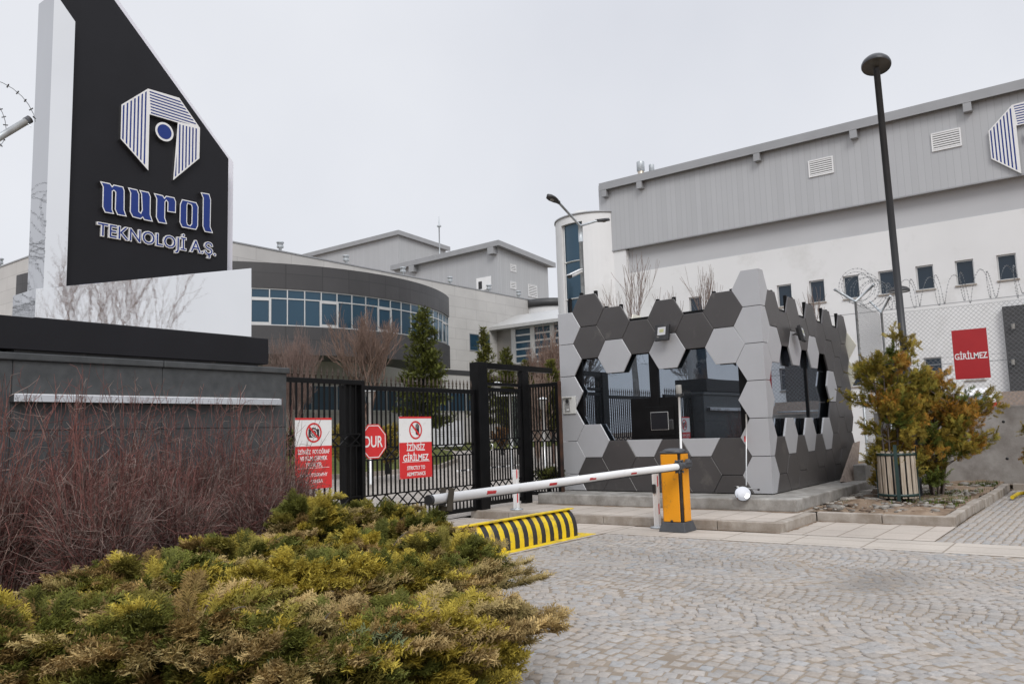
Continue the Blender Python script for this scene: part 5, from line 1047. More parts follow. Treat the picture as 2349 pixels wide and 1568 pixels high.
# local: rear faces -x, sides at y = -.8 (right) and .9 (left)
prof = [(0, .25), (0, .85), (.12, 1.30), (.22, 1.46), (.45, 1.53), (2.4, 1.53), (3.1, 1.02), (4.1, .92), (4.25, .6), (4.25, .25)]
mb = MB(); mb.prism([(x, z) for x, z in prof], lambda x, z, h=0: (x, .85-h, z), 1.7); VT(mb); bevel(mb.build('body', 'carw', t), .07, 3)
mb = MB(); mb.face(mb.pts([(-.002, -.64, .88), (-.002, .64, .88), (.105, .62, 1.29), (.105, -.62, 1.29)][::-1])); mb.v = [(x-.02, y, z) for x, y, z in mb.v]; VT(mb).build('rear_window', 'cglass', t)
for s in (-1, 1):
    mb = MB(); mb.box(-.012, .06, s*.70, s*.855, .72, 1.06); bevel(VT(mb).build('tail_light', 'red', t), .01)
    mb = MB(); mb.face(mb.pts([(.35, s*.853, .92), (2.5, s*.853, .92), (2.3, s*.853, 1.4), (.45, s*.853, 1.4)][::-s])); VT(mb).build('side_window', 'cglass', t)
    mb = MB(); mb.box(2.55, 2.7, s*.86, s*1.05, .92, 1.08); bevel(VT(mb).build('wing_mirror', 'rubber', t), .02)
    for xx in (.8, 3.4): mb = MB(); mb.lathe([(.30, -.1), (.30, .1), (.2, .11), (.0001, .1)], (xx, s*.78, .3), (0, s, 0), 20); VT(mb).build('wheel', 'tyre', t)
# ------------------------------------------------------------------ yard behind the gate: lawns, boxes, lanterns
def lawn_patch(pix, z, name='lawn', far=None):
    pts = []
    for x, y in pix:
        q = onz(x, y, .3)
        for _ in range(4): q = onz(x, y, yz(q[0], q[1])+.0)
        pts.append((q[0], q[1]))
    mb = MB(); P = lambda x, y, h=0: (x, y, yz(x, y)+h+.005); mb.prism(pts, P, .13, 0, 0); o = mb.build(name, 'lawn', kind='structure')
    mb = MB(); n = len(pts)
    for k in range(n-1):
        a, b = pts[k], pts[k+1]; mb.bar((*a, yz(*a)+.07), (*b, yz(*b)+.07), .14, .16)
    mb.build('kerb', 'kerb', kind='structure'); return pts
c_far = lambda x, y: None
lawn_patch([(560, 1104), (770, 1098), (870, 1090), (950, 1083), (1010, 1075), (1046, 1063), (1040, 1052), (900, 1046), (700, 1050), (500, 1055)], .1)
lawn_patch([(930, 1041), (998, 1040), (1120, 1036), (1300, 1030), (1300, 1019), (1100, 1020), (900, 1022)], .1)
mb = MB(); mb.face(mb.pts([(30, 30, yz(30, 30)+.03), (44, 22, yz(44, 22)+.03), (60, 30, 1.1), (60, 37.7, 1.1), (24, 37.7, 1.0)])); mb.build('lawn', 'lawn', kind='structure')
def grass_tufts():
    rg = np.random.default_rng(4); n = 5200; x = rg.uniform(14, 20.3, n); y = 2.25+np.abs(rg.normal(0, .55, n)); y = np.where(rg.random(n) < .25, rg.uniform(2.3, 4.1, n), y); d = np.sin(x*2.3)*np.sin(y*3.1+x)+rg.normal(0, .3, n); k = (d > .15) & (x > 14.5) & (y < 4.2); x, y = x[k], y[k]; n = len(x)
    B = np.stack([x, y, np.full(n, .13)], -1); th = rg.uniform(0, 6.3, n); T = B+np.stack([np.cos(th)*.03, np.sin(th)*.03, rg.uniform(.03, .10, n)], -1); s = np.stack([-np.sin(th), np.cos(th), np.zeros(n)], -1)*.006
    V = np.stack([B-s, B+s, T], 1).reshape(-1, 3); F = np.arange(3*n).reshape(-1, 3); c = np.array([.07, .10, .02])*rg.uniform(.6, 1.6, (n, 1)); np_mesh('grass', V, F, 'grass', cols=np.repeat(c, 3, 0), kind='stuff')
grass_tufts()
for x0, x1, y0_, y1_, D, lb in ((996, 1029, 966, 1012, 44, 'left grey utility cabinet on the far lawn'), (1031, 1064, 965, 1011, 44, 'right grey utility cabinet on the far lawn')):
    p = at_depth(x0, y1_, D); q = at_depth(x1, y0_, D); c = (p+q)/2; t = thing('utility_cabinet', (c[0], c[1], p[2]), lb, 'utility cabinet', 'utility cabinets on the lawn'); w_ = np.linalg.norm((q-p)[:2])/2; dr = np.array([Vd[0], Ud[0]]); fw = np.array([Vd[1], Ud[1]])
    mb = MB(); mb.prism([(-w_, 0), (w_, 0), (w_, q[2]-p[2]), (-w_, q[2]-p[2])], lambda x, z, h=0: (c[0]+dr[0]*x-fw[0]*h, c[1]+dr[1]*x-fw[1]*h, p[2]-.3*(z == 0)+z), .5); bevel(mb.build('housing', 'band', t), .01)
    mb = MB()
    for k in range(3): quad(mb, lambda x, z, h=0: (c[0]+dr[0]*x-fw[0]*(h+.5), c[1]+dr[1]*x-fw[1]*(h+.5), p[2]+z), -w_*.6, w_*.6, .25+.12*k, .29+.12*k, .004)
    mb.build('vent_slots', 'fascia', t)
def lantern(px, D, ytop, label, double=False):
    p = depth(px, D); z = yz(*p)+.1; zt = EYE+(995-.031*(px-1174)-ytop)*D/FPX; t = thing('garden_lamp', (p[0], p[1], z), label, 'garden lamp', 'lantern posts in the yard')
    mb = MB(); mb.tube([(p[0], p[1], z), (p[0], p[1], zt-.35)], .04, 8); dr = np.array([Vd[0], Ud[0]])
    offs = (-.38, .38) if double else (0,)
    if double: mb.bar((p[0]-dr[0]*.4, p[1]-dr[1]*.4, zt-.38), (p[0]+dr[0]*.4, p[1]+dr[1]*.4, zt-.38), .04)
    mb.build('post', 'alu', t)
    for o in offs:
        c = (p[0]+dr[0]*o, p[1]+dr[1]*o, zt-.35); mb = MB(); mb.lathe([(.05, -.02), (.09, 0), (.0001, .01)], c, n=12); mb.lathe([(.17, .30), (.15, .34), (.0001, .38)], c, n=16); mb.build('lantern_cap', 'alu', t); mb = MB(); mb.lathe([(.08, .01), (.12, .30)], c, n=14); mb.build('lantern_glass', 'lens', t)
lantern(847, 22, 893, 'single garden lantern on a thin pole behind the stop sign'); lantern(1167, 23, 876, 'two-headed garden lantern behind the pedestrian gate', True); lantern(1240, 26, 912, 'small garden lantern behind the open gate leaf'); lantern(1822, 27, 872, 'two-headed garden lantern mirrored beside the booth', True) if 0 else None
p = depth(1120, 27); t = thing('inner_barrier', (p[0], p[1], .3), 'low black and white barrier arm across the inner road', 'barrier'); A = at_depth(1045, 1080, 26); B = at_depth(1205, 1064, 27)
mb = MB()
for k in range(14): mb.cur = k % 2; mb.bar(A+(B-A)*k/14, A+(B-A)*(k+1)/14-(B-A)*.002, .05, .05)
mb.build('arm', ['white', 'grey'], t); mb = MB(); mb.tube([A, A*(1, 1, 0)+(0, 0, yz(A[0], A[1]))], .03, 6); mb.tube([B, B*(1, 1, 0)+(0, 0, yz(B[0], B[1]))], .03, 6); mb.build('legs', 'grey', t)
# ------------------------------------------------------------------ vegetation
def nrm(a): return a/np.maximum(np.linalg.norm(a, axis=-1, keepdims=True), 1e-9)
def spray_proto(rg, nt=7, sub=2, wid=.075):
    """flat feathery spray along +x, unit length: triangles, plus how far out each corner is"""
    V, T = [], []
    def blade(p, d, l, w, n):
        d = d/np.linalg.norm(d); s = np.cross(d, n); s /= np.linalg.norm(s); V.extend([p-s*w/2, p+s*w/2, p+d*l]); T.extend([p[0]*.7, p[0]*.7, min(1, (p+d*l)[0]*.8+.35)])
    ax = lambda t: np.array([t, .04*math.sin(t*3), .10*t*t])
    blade(np.zeros(3), np.array([1, 0, .06]), .95, wid*.6, np.array([0, 0, 1.]))
    for k in range(nt*2):
        t = .08+.85*k/(nt*2); s = 1 if k % 2 else -1; L = .46*(1-.62*t)*rg.uniform(.75, 1.2); d = np.array([math.cos(.75), s*math.sin(.75), rg.normal(0, .25)]); nn = np.array([rg.normal(0, .5), rg.normal(0, .5), 1.]); blade(ax(t), d, L, wid*1.1, nn)
        for j in range(sub):
            f = (j+1)/(sub+1); p = ax(t)+d*L*f*.9; e = 1 if j % 2 else -1; d2 = np.array([math.cos(.75+e*.6), s*math.sin(.75+e*.6), rg.normal(.1, .3)]); blade(p, d2, L*.5*rg.uniform(.7, 1.2), wid*.85, np.array([rg.normal(0, .6), rg.normal(0, .6), 1.]))
    return np.array(V), np.array(T)
RG = np.random.default_rng(21); PROTO = [spray_proto(RG, 7, 2, .068) for _ in range(4)]; PTH = [spray_proto(RG, 7, 2, .08) for _ in range(4)]; PSMALL = [spray_proto(RG, 5, 1, .11) for _ in range(3)]
def sprays(base, dirs, up, size, c0, c1, protos):
    n = len(base); dirs = nrm(dirs); side = nrm(np.cross(up, dirs)); upv = np.cross(dirs, side); Vs, Cs = [], []; ch = RG.integers(0, len(protos), n)
    for k, (PV, PT) in enumerate(protos):
        m = ch == k; b, d, s, u, z = base[m], dirs[m], side[m], upv[m], size[m]
        V = b[:, None]+z[:, None, None]*(PV[None, :, 0:1]*d[:, None]+PV[None, :, 1:2]*s[:, None]+PV[None, :, 2:3]*u[:, None]); C = c0[m][:, None]*(1-PT[None, :, None])+c1[m][:, None]*PT[None, :, None]; Vs.append(V.reshape(-1, 3)); Cs.append(C.reshape(-1, 3))
    return np.vstack(Vs), np.vstack(Cs)
def foliage(name, V, C, parent, m='leaf', **k): return np_mesh(name, V, np.arange(len(V)).reshape(-1, 3), m, parent, cols=C, **k)
def bezier(p0, p1, p2, n): t = np.linspace(0, 1, n)[:, None]; return (1-t)**2*p0+2*t*(1-t)*p1+t*t*p2
GREEN = np.array([.062, .072, .018]); OLIVE = np.array([.125, .11, .026]); GOLD = np.array([.48, .37, .055]); BROWN = np.array([.26, .165, .062]); DARK = np.array([.035, .045, .018]); BLUEG = np.array([.085, .11, .065])
def juniper(cx, cy, R, H, label, seed, gold=.2, lean=(0, 0), nb=120, brown=.3, spr=30):
    rg = np.random.default_rng(seed); t = thing('juniper_shrub', (cx, cy, 0), label, 'juniper shrub', 'spreading junipers in the front bed'); B, D, U, S, C0, C1 = [], [], [], [], [], []; segA, segB, ra, rb = [], [], [], []
    gdir = rg.uniform(0, 6.28)
    for k in range(nb):
        th = rg.uniform(0, 2*math.pi); el = rg.uniform(0, 1)**.6; rr = R*(.35+.65*math.sqrt(rg.random()))*(1-.35*el); zt = H*(.35+.65*el)*rg.uniform(.8, 1.15)*(1-.35*(rr/R)**2)
        o = np.array([cx, cy, .05]); d = np.array([math.cos(th)+lean[0], math.sin(th)+lean[1], 0]); e = o+d*rr+np.array([0, 0, zt+.06]); mid = o+d*rr*.45+np.array([0, 0, zt*1.15]); ps = bezier(o, mid, e, 12)
        segA.append(ps[:-1]); segB.append(ps[1:]); ra += list(np.linspace(.012, .003, 11)); rb += list(np.linspace(.011, .002, 11))
        isg = rg.random() < gold*(1+.9*math.cos(th-gdir)); isb = rg.random() < brown*.7; long_ = rg.random() < .16
        if long_: e = e+nrm(e-mid)*rg.uniform(.16, .36); ps = bezier(o, mid, e, 12)
        n = spr; f = 1-rg.random(n)**1.3*.62; idx = f*11; i0 = np.clip(idx.astype(int), 0, 10); p = ps[i0]+(ps[np.minimum(i0+1, 11)]-ps[i0])*(idx-i0)[:, None]; tg = nrm(ps[np.minimum(i0+1, 11)]-ps[i0])
        lat = rg.normal(size=(n, 3)); lat[:, 2] = np.abs(lat[:, 2])*.6; dd = nrm(tg*1.35+nrm(lat)*.62); B.append(p); D.append(dd); U.append(nrm(rg.normal(size=(n, 3))*.5+np.array([0, 0, 1.]))); sz = rg.uniform(.085, .18, n)*(1.15-.3*f); S.append(sz)
        base = (GREEN if rg.random() < .6 else (OLIVE if rg.random() < .95 else BLUEG))*rg.uniform(.55, 1.2); tip = base*1.7+np.array([.05, .038, .0])
        if isg: base = OLIVE*1.5; tip = GOLD*rg.uniform(.8, 1.15)
        elif isb: tip = BROWN*rg.uniform(.8, 1.3); base = (base+BROWN*.5)*.8
        if long_: tip = np.array([.46, .34, .15])*rg.uniform(.6, 1.1); base = (BROWN if rg.random() < .5 else OLIVE)
        v = rg.uniform(.75, 1.25, (n, 1)); dk = np.clip((f-.38)/.4, .35, 1)[:, None]*0+1; C0.append(base*v*dk); C1.append(tip*v*dk)
    V, C = sprays(np.vstack(B), np.vstack(D), np.vstack(U), np.concatenate(S), np.vstack(C0), np.vstack(C1), PROTO); foliage('foliage', V, C, t)
    A, Bq = np.vstack(segA), np.vstack(segB); V, F = prisms(A, Bq, np.array(ra), np.array(rb)); np_mesh('stems', V, F, 'bark', t, cols=np.full((len(V), 3), .8))
def gp(x, y, z=.1): q = onz(x, y, z); return q[0], q[1]
sheet('planting_bed', -3, 3.3, 2.9, 9.15, .02, 'soil'); mb = MB(); mb.face(mb.pts([(3.3, 2.95, .018), (4.9, 4.5, .018), (6.9, 6.6, .018), (7.2, 9.15, .018), (3.3, 9.15, .018)])); mb.build('planting_bed', 'soil', kind='structure')
# image position of each crown's middle, metres away, spread, height, what it looks like
JUN = [(925, 4.6, .58, .42, 'gold-tipped juniper nearest the camera at the road edge', .8, .1),
 (700, 4.3, .80, .42, 'brown and green juniper at the bottom middle of the bed', .15, .6),
 (420, 4.5, .80, .52, 'bronze-tipped juniper low in the bottom left part of the bed', .1, .8),
 (110, 4.7, .75, .48, 'dark green juniper in the bottom left corner', .12, .35),
 (905, 5.9, .64, .48, 'green juniper reaching towards the striped blocker', .3, .3),
 (680, 5.8, .88, .54, 'juniper with a bright gold streak in the middle of the bed', .7, .3),
 (340, 5.8, .80, .56, 'olive juniper just below the red twigs on the left', .15, .45),
 (850, 7.4, .78, .54, 'olive and gold juniper behind, below the end of the barrier arm', .45, .25),
 (705, 8.6, .55, .74, 'tall-tipped juniper beside the granite wall end', .3, .4),
 (855, 9.2, .50, .62, 'small green juniper in front of the black gate', .25, .2),
 (1015, 5.1, .34, .32, 'low feathery juniper spilling over the cobbles', .35, .3),
 (1010, 6.7, .50, .52, 'dark green juniper brushing the left end of the striped blocker', .2, .3),
 (935, 8.1, .45, .60, 'upright feathery juniper under the arm end bracket', .3, .3),
 (560, 7.0, .75, .60, 'pale tipped juniper among the bases of the red twigs', .3, .5)]
for k, (x, D, R, H, lb, g, b) in enumerate(JUN):
    p = depth(x, D); juniper(p[0], p[1], R, H, lb, 100+k, g, lean=(.12, -.15), nb=190 if D < 6.5 else 130, brown=b*.6, spr=50 if D < 6.5 else 38)
# barberry hedge
def barberry(cx, cy, R, H, label, seed, n=260):
    rg = np.random.default_rng(seed); t = thing('barberry_shrub', (cx, cy, 0), label, 'bare shrub', 'bare red-twigged shrubs before the granite wall'); A, B, ra, rb, C = [], [], [], [], []
    RED = np.array([1.3, .68, .66]); GR = np.array([2.0, 1.78, 1.75])
    for k in range(n):
        th = rg.uniform(0, 6.28); r0 = rg.uniform(0, .28)*R; lean = rg.uniform(.05, .75)*R; h = H*rg.choice([rg.uniform(.36, .63), rg.uniform(.68, 1.02)], p=[.85, .15]); tall = h > .66*H
        p0 = np.array([cx+r0*math.cos(th), cy+r0*math.sin(th)*.6, 0.02]); d = np.array([math.cos(th), math.sin(th)*.6, 0]); e = p0+d*lean+np.array([0, 0, h]); mid = p0+d*lean*.25+np.array([rg.normal(0, .05), rg.normal(0, .05), h*.6]); ps = bezier(p0, mid, e, 10)+rg.normal(0, .012, (10, 3))*np.linspace(0, 1, 10)[:, None]
        old = rg.random() < .5 and not tall; A.append(ps[:-1]); B.append(ps[1:]); rr = np.linspace(rg.uniform(.007, .013) if old else .0068, .0018, 10); ra.append(rr[:-1]); rb.append(rr[1:]); cc = (GR if old else RED)*rg.uniform(.4, 1.3); C.append(np.tile(cc, (9, 1)))
        m = 10 if not tall else 6; f = rg.uniform(.25, .97, m)*9; i0 = f.astype(int); q = ps[i0]+(ps[np.minimum(i0+1, 9)]-ps[i0])*(f-i0)[:, None]; dv = nrm(nrm(ps[np.minimum(i0+1, 9)]-ps[i0])*.8+rg.normal(0, .6, (m, 3))); L = rg.uniform(.10, .34, (m, 1))*(1.2-f[:, None]/9*.7); q2 = q+dv*L; q3 = q2+nrm(dv+rg.normal(0, .5, (m, 3)))*L*.6
        cc2 = np.where(rg.random((m, 1)) < .5, GR*.8, RED)*rg.uniform(.4, 1.2, (m, 1))
        for a, b, r1, r2 in ((q, q2, .0032, .0022), (q2, q3, .0022, .0012)): A.append(a); B.append(b); ra.append(np.full(m, r1)); rb.append(np.full(m, r2)); C.append(cc2)
        # short spurs along the stem
        m = 12; f = rg.uniform(.2, .99, m)*9; i0 = np.minimum(f.astype(int), 8); q = ps[i0]+(ps[i0+1]-ps[i0])*(f-i0)[:, None]; A.append(q); B.append(q+nrm(rg.normal(size=(m, 3)))*.018); ra.append(np.full(m, .0016)); rb.append(np.full(m, .0006)); C.append(np.tile(cc, (m, 1)))
    A, B, ra, rb, C = np.vstack(A), np.vstack(B), np.concatenate(ra), np.concatenate(rb), np.vstack(C); V, F = prisms(A, B, ra, rb); np_mesh('twigs', V, F, 'bark', t, cols=np.repeat(C, 6, 0), smooth=False)
BAR = [(2.7, 7.55, .75, 2.05, 'reddest bare shrub at the far left of the hedge'), (3.45, 7.95, .75, 2.2, 'tall bare red shrub left of the wall joint'), (3.35, 7.0, .6, 1.7, 'shorter bare shrub in front at the left of the hedge'), (4.2, 8.15, .75, 2.15, 'bare red shrub under the left half of the steel ledge'),
 (4.9, 8.3, .75, 2.0, 'bare shrub with grey inner stems under the wall joint'), (4.3, 7.5, .6, 1.6, 'low twiggy bare shrub before the middle of the hedge'), (5.6, 8.45, .75, 2.0, 'bare red shrub under the right half of the steel ledge'), (6.3, 8.5, .8, 1.95, 'bare red shrub spreading in front of the no-photography board'), (5.4, 7.75, .6, 1.5, 'low grey-stemmed bare shrub right of the hedge middle')]
for k, (x, y, R, H, lb) in enumerate(BAR): barberry(x, y, R, H+.08, lb, 200+k)
# bare trees
def bare_tree(x, y, z, H, W, label, seed, trunk=.10, col=(1.1, .95, .85), depthn=5, upr=.55, nmain=5, clear=.28, group='bare trees in the yard', name='bare_tree', leaves=0, thin=1.0):
    rg = np.random.default_rng(seed); t = thing(name, (x, y, z), label, 'tree', group); A, B, ra, rb = [], [], [], []; tips = []
    def grow(p, d, L, r, lev):
        n = 4; q = p
        for k in range(n):
            d2 = nrm(d+rg.normal(0, .10, 3)+np.array([0, 0, .05*upr])); e = q+d2*L/n; r1 = r*(1-.18*(k+1)/n*1.6); A.append(q); B.append(e); ra.append(r*(1-.28*k/n)); rb.append(r*(1-.28*(k+1)/n)); q = e; d = d2
            if lev > 0 and k >= 1 and rg.random() < .75:
                s = nrm(d+nrm(rg.normal(size=3)*np.array([1, 1, .5]))*(.75)+np.array([0, 0, upr*.3])); grow(q, s, L*rg.uniform(.55, .8), r*.5*rg.uniform(.8, 1.1), lev-1)
        if lev > 0:
            for _ in range(2): s = nrm(d+nrm(rg.normal(size=3)*np.array([1, 1, .5]))*.5+np.array([0, 0, upr*.2])); grow(q, s, L*rg.uniform(.6, .85), r*.6, lev-1)
        else: tips.append(q)
    cl = H*clear; A.append(np.array([x, y, z-.1])); B.append(np.array([x, y, z+cl])); ra.append(trunk); rb.append(trunk*.8)
    for k in range(nmain):
        th = 2*math.pi*(k+rg.random()*.6)/nmain; sp = W/H*.75; d = nrm(np.array([math.cos(th)*sp, math.sin(th)*sp, 1.])); grow(np.array([x, y, z+cl*rg.uniform(.8, 1)]), d, (H-cl)*.36, trunk*.55, depthn-1)
    A, B, ra, rb = np.array(A), np.array(B), np.array(ra), np.array(rb); ra = np.maximum(ra, .0045*thin); rb = np.maximum(rb, .003*thin)
    # scale the crown to its measured height and width
    top = B[:, 2].max()-z; s = H/top; wx = np.percentile(np.hypot(B[:, 0]-x, B[:, 1]-y), 97)*2; sw = W/wx
    for Q in (A, B): Q[:, 2] = z+(Q[:, 2]-z)*s; Q[:, 0] = x+(Q[:, 0]-x)*sw; Q[:, 1] = y+(Q[:, 1]-y)*sw
    V, F = prisms(A[:1], B[:1], ra[:1], rb[:1]); np_mesh('trunk', V, F, 'bark', t, cols=np.full((len(V), 3), .9)*np.array(col)); V, F = prisms(A[1:], B[1:], ra[1:], rb[1:]); np_mesh('crown', V, F, 'bark', t, cols=np.tile(np.array(col)*1.0, (len(V), 1)))
    if leaves:
        tp = B[rg.integers(len(B)//2, len(B), leaves)]; d = nrm(rg.normal(size=(leaves, 3))); V, C = sprays(tp, d, nrm(rg.normal(size=(leaves, 3))), rg.uniform(.05, .09, leaves), np.tile([.16, .07, .035], (leaves, 1)), np.tile([.22, .10, .05], (leaves, 1)), PSMALL); foliage('withered_leaves', V, C, t)
    return t
def tree_at(px, D, ytop, wpx, label, seed, **k):
    p = depth(px, D); z = yz(*p); H = EYE+(995.5-.0308*(px-1174)-ytop)*D/FPX-z; return bare_tree(p[0], p[1], z, H, wpx*D/FPX, label, seed, **k)
tree_at(845, 30, 690, 185, 'broad bare tree with orange-brown twigs before the curved windows', 1, trunk=.13, col=(1.35, 1.12, 1.0), depthn=5, nmain=5, clear=.30, upr=.8, thin=1.0)
tree_at(680, 27, 735, 130, 'fine-twigged bare tree just right of the sign monument', 2, trunk=.07, col=(1.35, 1.15, 1.1), depthn=5, nmain=6, clear=.12, upr=.7, thin=1.2)
tree_at(640, 30, 760, 110, 'grey bare tree half hidden behind the granite wall', 3, trunk=.07, col=(1.3, 1.15, 1.1), depthn=5, nmain=6, clear=.12, upr=.7, thin=1.2)
tree_at(1262, 30, 735, 110, 'bare tree with withered brown leaves before the pavilion', 4, trunk=.08, col=(1.5, 1.25, 1.1), depthn=5, nmain=6, clear=.1, leaves=260, thin=1.2)
tree_at(1225, 27, 830, 90, 'low many-stemmed bare shrub behind the open gate', 5, trunk=.05, col=(1.7, 1.5, 1.35), depthn=4, nmain=9, clear=.05, thin=1.3)
for k, (px, yt, w_, lb) in enumerate(((1404, 640, 95, 'leftmost slender bare tree over the booth roof'), (1453, 570, 115, 'tallest slender bare tree over the booth roof'), (1535, 655, 70, 'small bare tree top left of the first little window'), (1625, 600, 80, 'slender bare tree top beside the corner crest of the booth'), (1868, 650, 60, 'faint bare twigs between booth crest and fence post'))):
    tree_at(px, 29, yt, w_, lb, 30+k, trunk=.04, col=(1.5, 1.4, 1.35), depthn=3, nmain=5, clear=.45, upr=1.4, group='slender bare trees behind the booth', thin=1.2)
# bare trees and a utility pole beyond the side fence, seen mirrored in the booth windows
for k, (x, y, lb) in enumerate(((-6, 22, 'bare tree beyond the side fence, mirrored at the left of the booth window'), (-7, 25.5, 'bushy bare tree mirrored beside the window mullion'), (-9, 15.5, 'bare tree mirrored at the right end of the booth window'))): bare_tree(x, y, 0, 8.5, 5.5, lb, 50+k, trunk=.14, col=(.8, .7, .6), depthn=6, nmain=6, clear=.2, group='bare trees beyond the side fence', thin=2)
for k, (x, y, lb) in enumerate(((13.3, -11, 'bare tree across the forecourt, mirrored in the steel wedge'), (16.0, -12.5, 'second bare tree across the forecourt, further along the kerb'))): bare_tree(x, y, 0, 10, 4.5, lb, 55+k, trunk=.07, col=(2.2, 2.2, 2.3), depthn=4, nmain=4, clear=.2, group='bare trees across the forecourt', thin=.8)
t = thing('utility_pole', (-6, 18.3, 0), 'grey utility pole with two cross arms mirrored in the booth window', 'utility pole'); mb = MB(); mb.tube([(-6, 18.3, 0), (-6, 18.3, 11)], [.16, .11], 12); mb.build('pole', 'conc', t)
for z in (5.6, 7.2): mb = MB(); mb.bar((-6, 17.4, z), (-6, 19.2, z), .09); mb.lathe([(.09, -.3), (.12, -.15), (.09, 0)], (-6, 17.6, z-.05)); mb.lathe([(.09, -.3), (.12, -.15), (.09, 0)], (-6, 19.0, z-.05)); mb.build('cross_arm', 'grey', t)
# conifers
def conifer(x, y, z, H, W, label, seed, c0, c1, kind='cedar_tree', nl=30, group='conifers in the yard', sprn=44, up=.15):
    rg = np.random.default_rng(seed); t = thing(kind, (x, y, z), label, 'conifer', group); A, B, ra, rb = [], [], [], []; P, D, S = [], [], []
    mb = MB(); mb.tube([(x, y, z-.1), (x+rg.normal(0, .03), y, z+H*.5), (x, y, z+H)], [W*.035+.03, W*.02+.02, .008], 8); mb.build('trunk', 'bark', t)
    for k in range(nl):
        f = (k+.5)/nl; h = H*(.10+.88*f)
        for j in range(6):
            th = rg.uniform(0, 6.28); L = W/2*(1-f)**.75*rg.uniform(.45, 1.25)+.06; d = np.array([math.cos(th), math.sin(th), up+.5*f]); p0 = np.array([x, y, z+h]); e = p0+d*L; A.append(p0); B.append(e); ra.append(.015); rb.append(.004)
            m = max(4, int(sprn*(L/(W/2)))); u = rg.random(m)**.7; q = p0+(e-p0)*u[:, None]+rg.normal(0, .035*W/2, (m, 3)); P.append(q); D.append(nrm(d+rg.normal(0, .7, (m, 3)))); S.append(np.full(m, .085*W+.05)*rg.uniform(.7, 1.2, m))
    P, D, S = np.vstack(P), np.vstack(D), np.concatenate(S); n = len(P); v = rg.uniform(.6, 1.35, (n, 1)); V, C = sprays(P, D, nrm(rg.normal(size=(n, 3))*.5+np.array([0, 0, 1.])), S, np.array(c0)*v, np.array(c1)*v, PSMALL); foliage('crown', V, C, t)
    A, B = np.array(A), np.array(B); V, F = prisms(A, B, np.array(ra), np.array(rb)); np_mesh('limbs', V, F, 'bark', t, cols=np.full((len(V), 3), .7))
def con_at(px, D, ytop, ybot, wpx, *a, **k):
    p = depth(px, D); hz = 995.5-.0308*(px-1174); z = EYE+(hz-ybot)*D/FPX; H = (ybot-ytop)*D/FPX; conifer(p[0], p[1], z, H, wpx*D/FPX, *a, **k)
con_at(970, 32, 702, 1015, 128, 'dark green cedar standing in front of the dark curved band', 61, (.050, .065, .014), (.16, .17, .035))
con_at(1110, 34, 748, 1000, 75, 'young yellow-green cedar behind the tallest gate post', 62, (.06, .075, .015), (.19, .18, .04))
con_at(1160, 31, 800, 1010, 62, 'bushy green conifer between the cedar and the pavilion', 63, (.055, .07, .015), (.15, .15, .035), up=.9)
con_at(1205, 30, 830, 1015, 60, 'rounded green conifer in front of the pavilion glazing', 64, (.055, .07, .015), (.15, .15, .035), up=.9)
con_at(1262, 28, 830, 1010, 60, 'green conifer close to the left edge of the booth', 65, (.055, .07, .015), (.17, .16, .035), up=.9)
con_at(1183, 27, 900, 1035, 34, 'small silver-blue spruce behind the pedestrian gate', 66, (.10, .13, .11), (.26, .30, .27))
def bush_at(px, D, ytop, ybot, wpx, label, seed, c0, c1):
    p = depth(px, D); hz = 995.5-.0308*(px-1174); z = EYE+(hz-ybot)*D/FPX; conifer(p[0], p[1], z-.1, (ybot-ytop)*D/FPX, wpx*D/FPX*1.35, label, seed, c0, c1, 'golden_shrub', 12, 'golden shrubs on the inner lawn', 20, .9)
bush_at(788, 24, 985, 1068, 90, 'golden shrub behind the thick gate post', 71, (.12, .10, .02), (.36, .27, .05)); bush_at(885, 24, 988, 1070, 85, 'golden shrub right of the stop sign', 72, (.12, .10, .02), (.36, .27, .05)); bush_at(1145, 30, 985, 1030, 40, 'reddish shrub behind the pedestrian gate', 73, (.10, .05, .02), (.26, .13, .04)); bush_at(690, 22, 990, 1065, 70, 'green shrub behind the leaf beside the wall', 74, (.05, .06, .015), (.13, .13, .04))
bush_at(1250, 16.6, 1085, 1112, 50, 'small weeds clump at the foot of the open gate', 75, (.06, .07, .02), (.14, .15, .04))
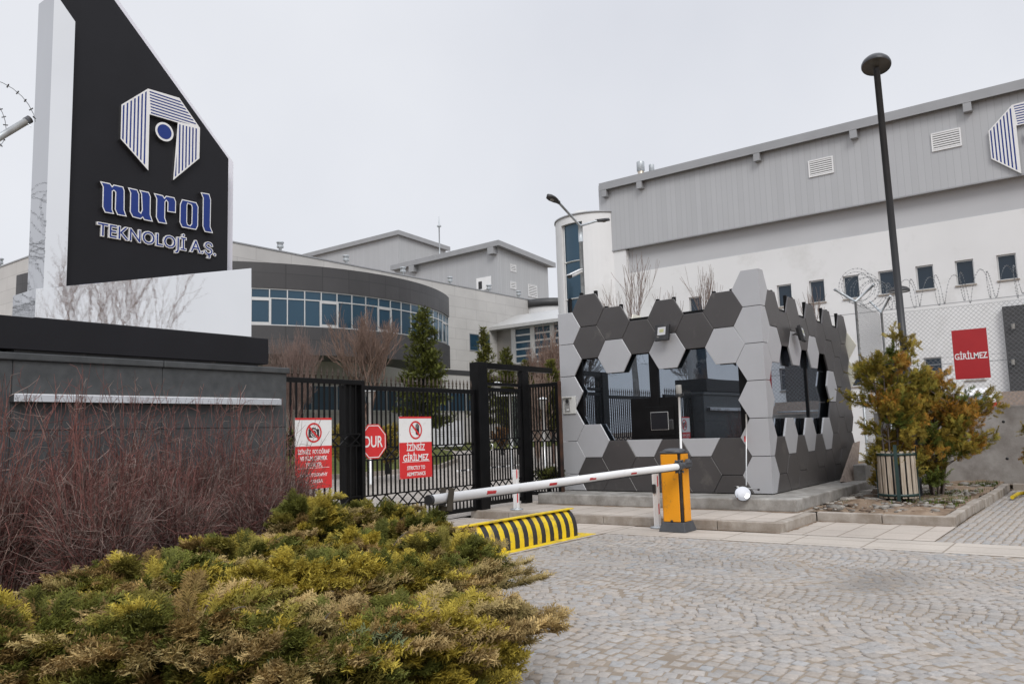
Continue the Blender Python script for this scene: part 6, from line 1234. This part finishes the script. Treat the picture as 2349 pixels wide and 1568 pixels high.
# orange-tinged thujas in the bed by the bin
def thuja(x, y, H, W, label, seed, nst=5, nlim=95, low=.12, lean=0):
    rg = np.random.default_rng(seed); t = thing('thuja_bush', (x, y, .12), label, 'thuja bush', 'orange-tinged thujas by the wall'); A, B, ra, rb = [], [], [], []; P, D, S, C0, C1 = [], [], [], [], []
    for s in range(nst):
        th = rg.uniform(0, 6.28); b0 = np.array([x+.08*math.cos(th), y+.08*math.sin(th), .1]); e = np.array([x+W*.22*math.cos(th), y+W*.22*math.sin(th), H*rg.uniform(.72, 1.0)]); st = bezier(b0, (b0+e)/2+np.array([0, 0, .2]), e, 12); A += list(st[:-1]); B += list(st[1:]); ra += list(np.linspace(.032, .006, 11)); rb += list(np.linspace(.03, .004, 11))
        for k in range(nlim//nst):
            f = low+(1-low)*rg.random()**.85; i = min(int(f*11), 10); p0 = st[i]; z = p0[2]/H; th2 = rg.uniform(0, 6.28); env = W/2*(math.sin(min(1, max(.02, 1.12-z))*math.pi*.62))**.8; L = env*rg.uniform(.3, 1.12); d = np.array([math.cos(th2), math.sin(th2), rg.uniform(.2, .9)]); e2 = p0+nrm(d)*L; e2[2] = max(e2[2], .35); A.append(p0); B.append(e2); ra.append(.010); rb.append(.004)
            m = max(5, int(32*L/(W/2)))+8; u = .35+.65*rg.random(m); q = p0+(e2-p0)*u[:, None]+rg.normal(0, .05, (m, 3)); P.append(q); D.append(nrm(nrm(d)*.8+rg.normal(0, .5, (m, 3))+np.array([0, 0, .35]))); S.append(rg.uniform(.10, .21, m))
            o = rg.random(); bc = np.array([.060, .075, .014]) if o < .5 else np.array([.13, .10, .02]); tc2 = np.array([.42, .19, .03]) if rg.random() < .30 else np.array([.30, .22, .035]); v = rg.uniform(.65, 1.2, (m, 1)); C0.append(bc*v); C1.append((tc2 if rg.random() < .8 else bc*1.7)*v)
    V, C = sprays(np.vstack(P), np.vstack(D), nrm(rg.normal(size=(sum(map(len, P)), 3))), np.concatenate(S), np.vstack(C0)*1.45, np.vstack(C1)*1.25, PTH); foliage('crown', V, C, t); V, F = prisms(np.array(A), np.array(B), np.array(ra), np.array(rb)); np_mesh('trunk', V, F, 'bark', t, cols=np.full((len(V), 3), 1.))
thuja(*depth(2018, 14.6), 3.4, 1.35, 'slimmer taller thuja beside the forked fence post', 81, 4, 78)
thuja(*depth(2118, 15.0), 2.42, 2.0, 'broad orange-brown thuja behind the litter bin', 82, 7, 165)
thuja(*depth(2405, 15.3), 1.9, 1.0, 'thuja cut off by the right edge of the picture', 83, 4, 60)
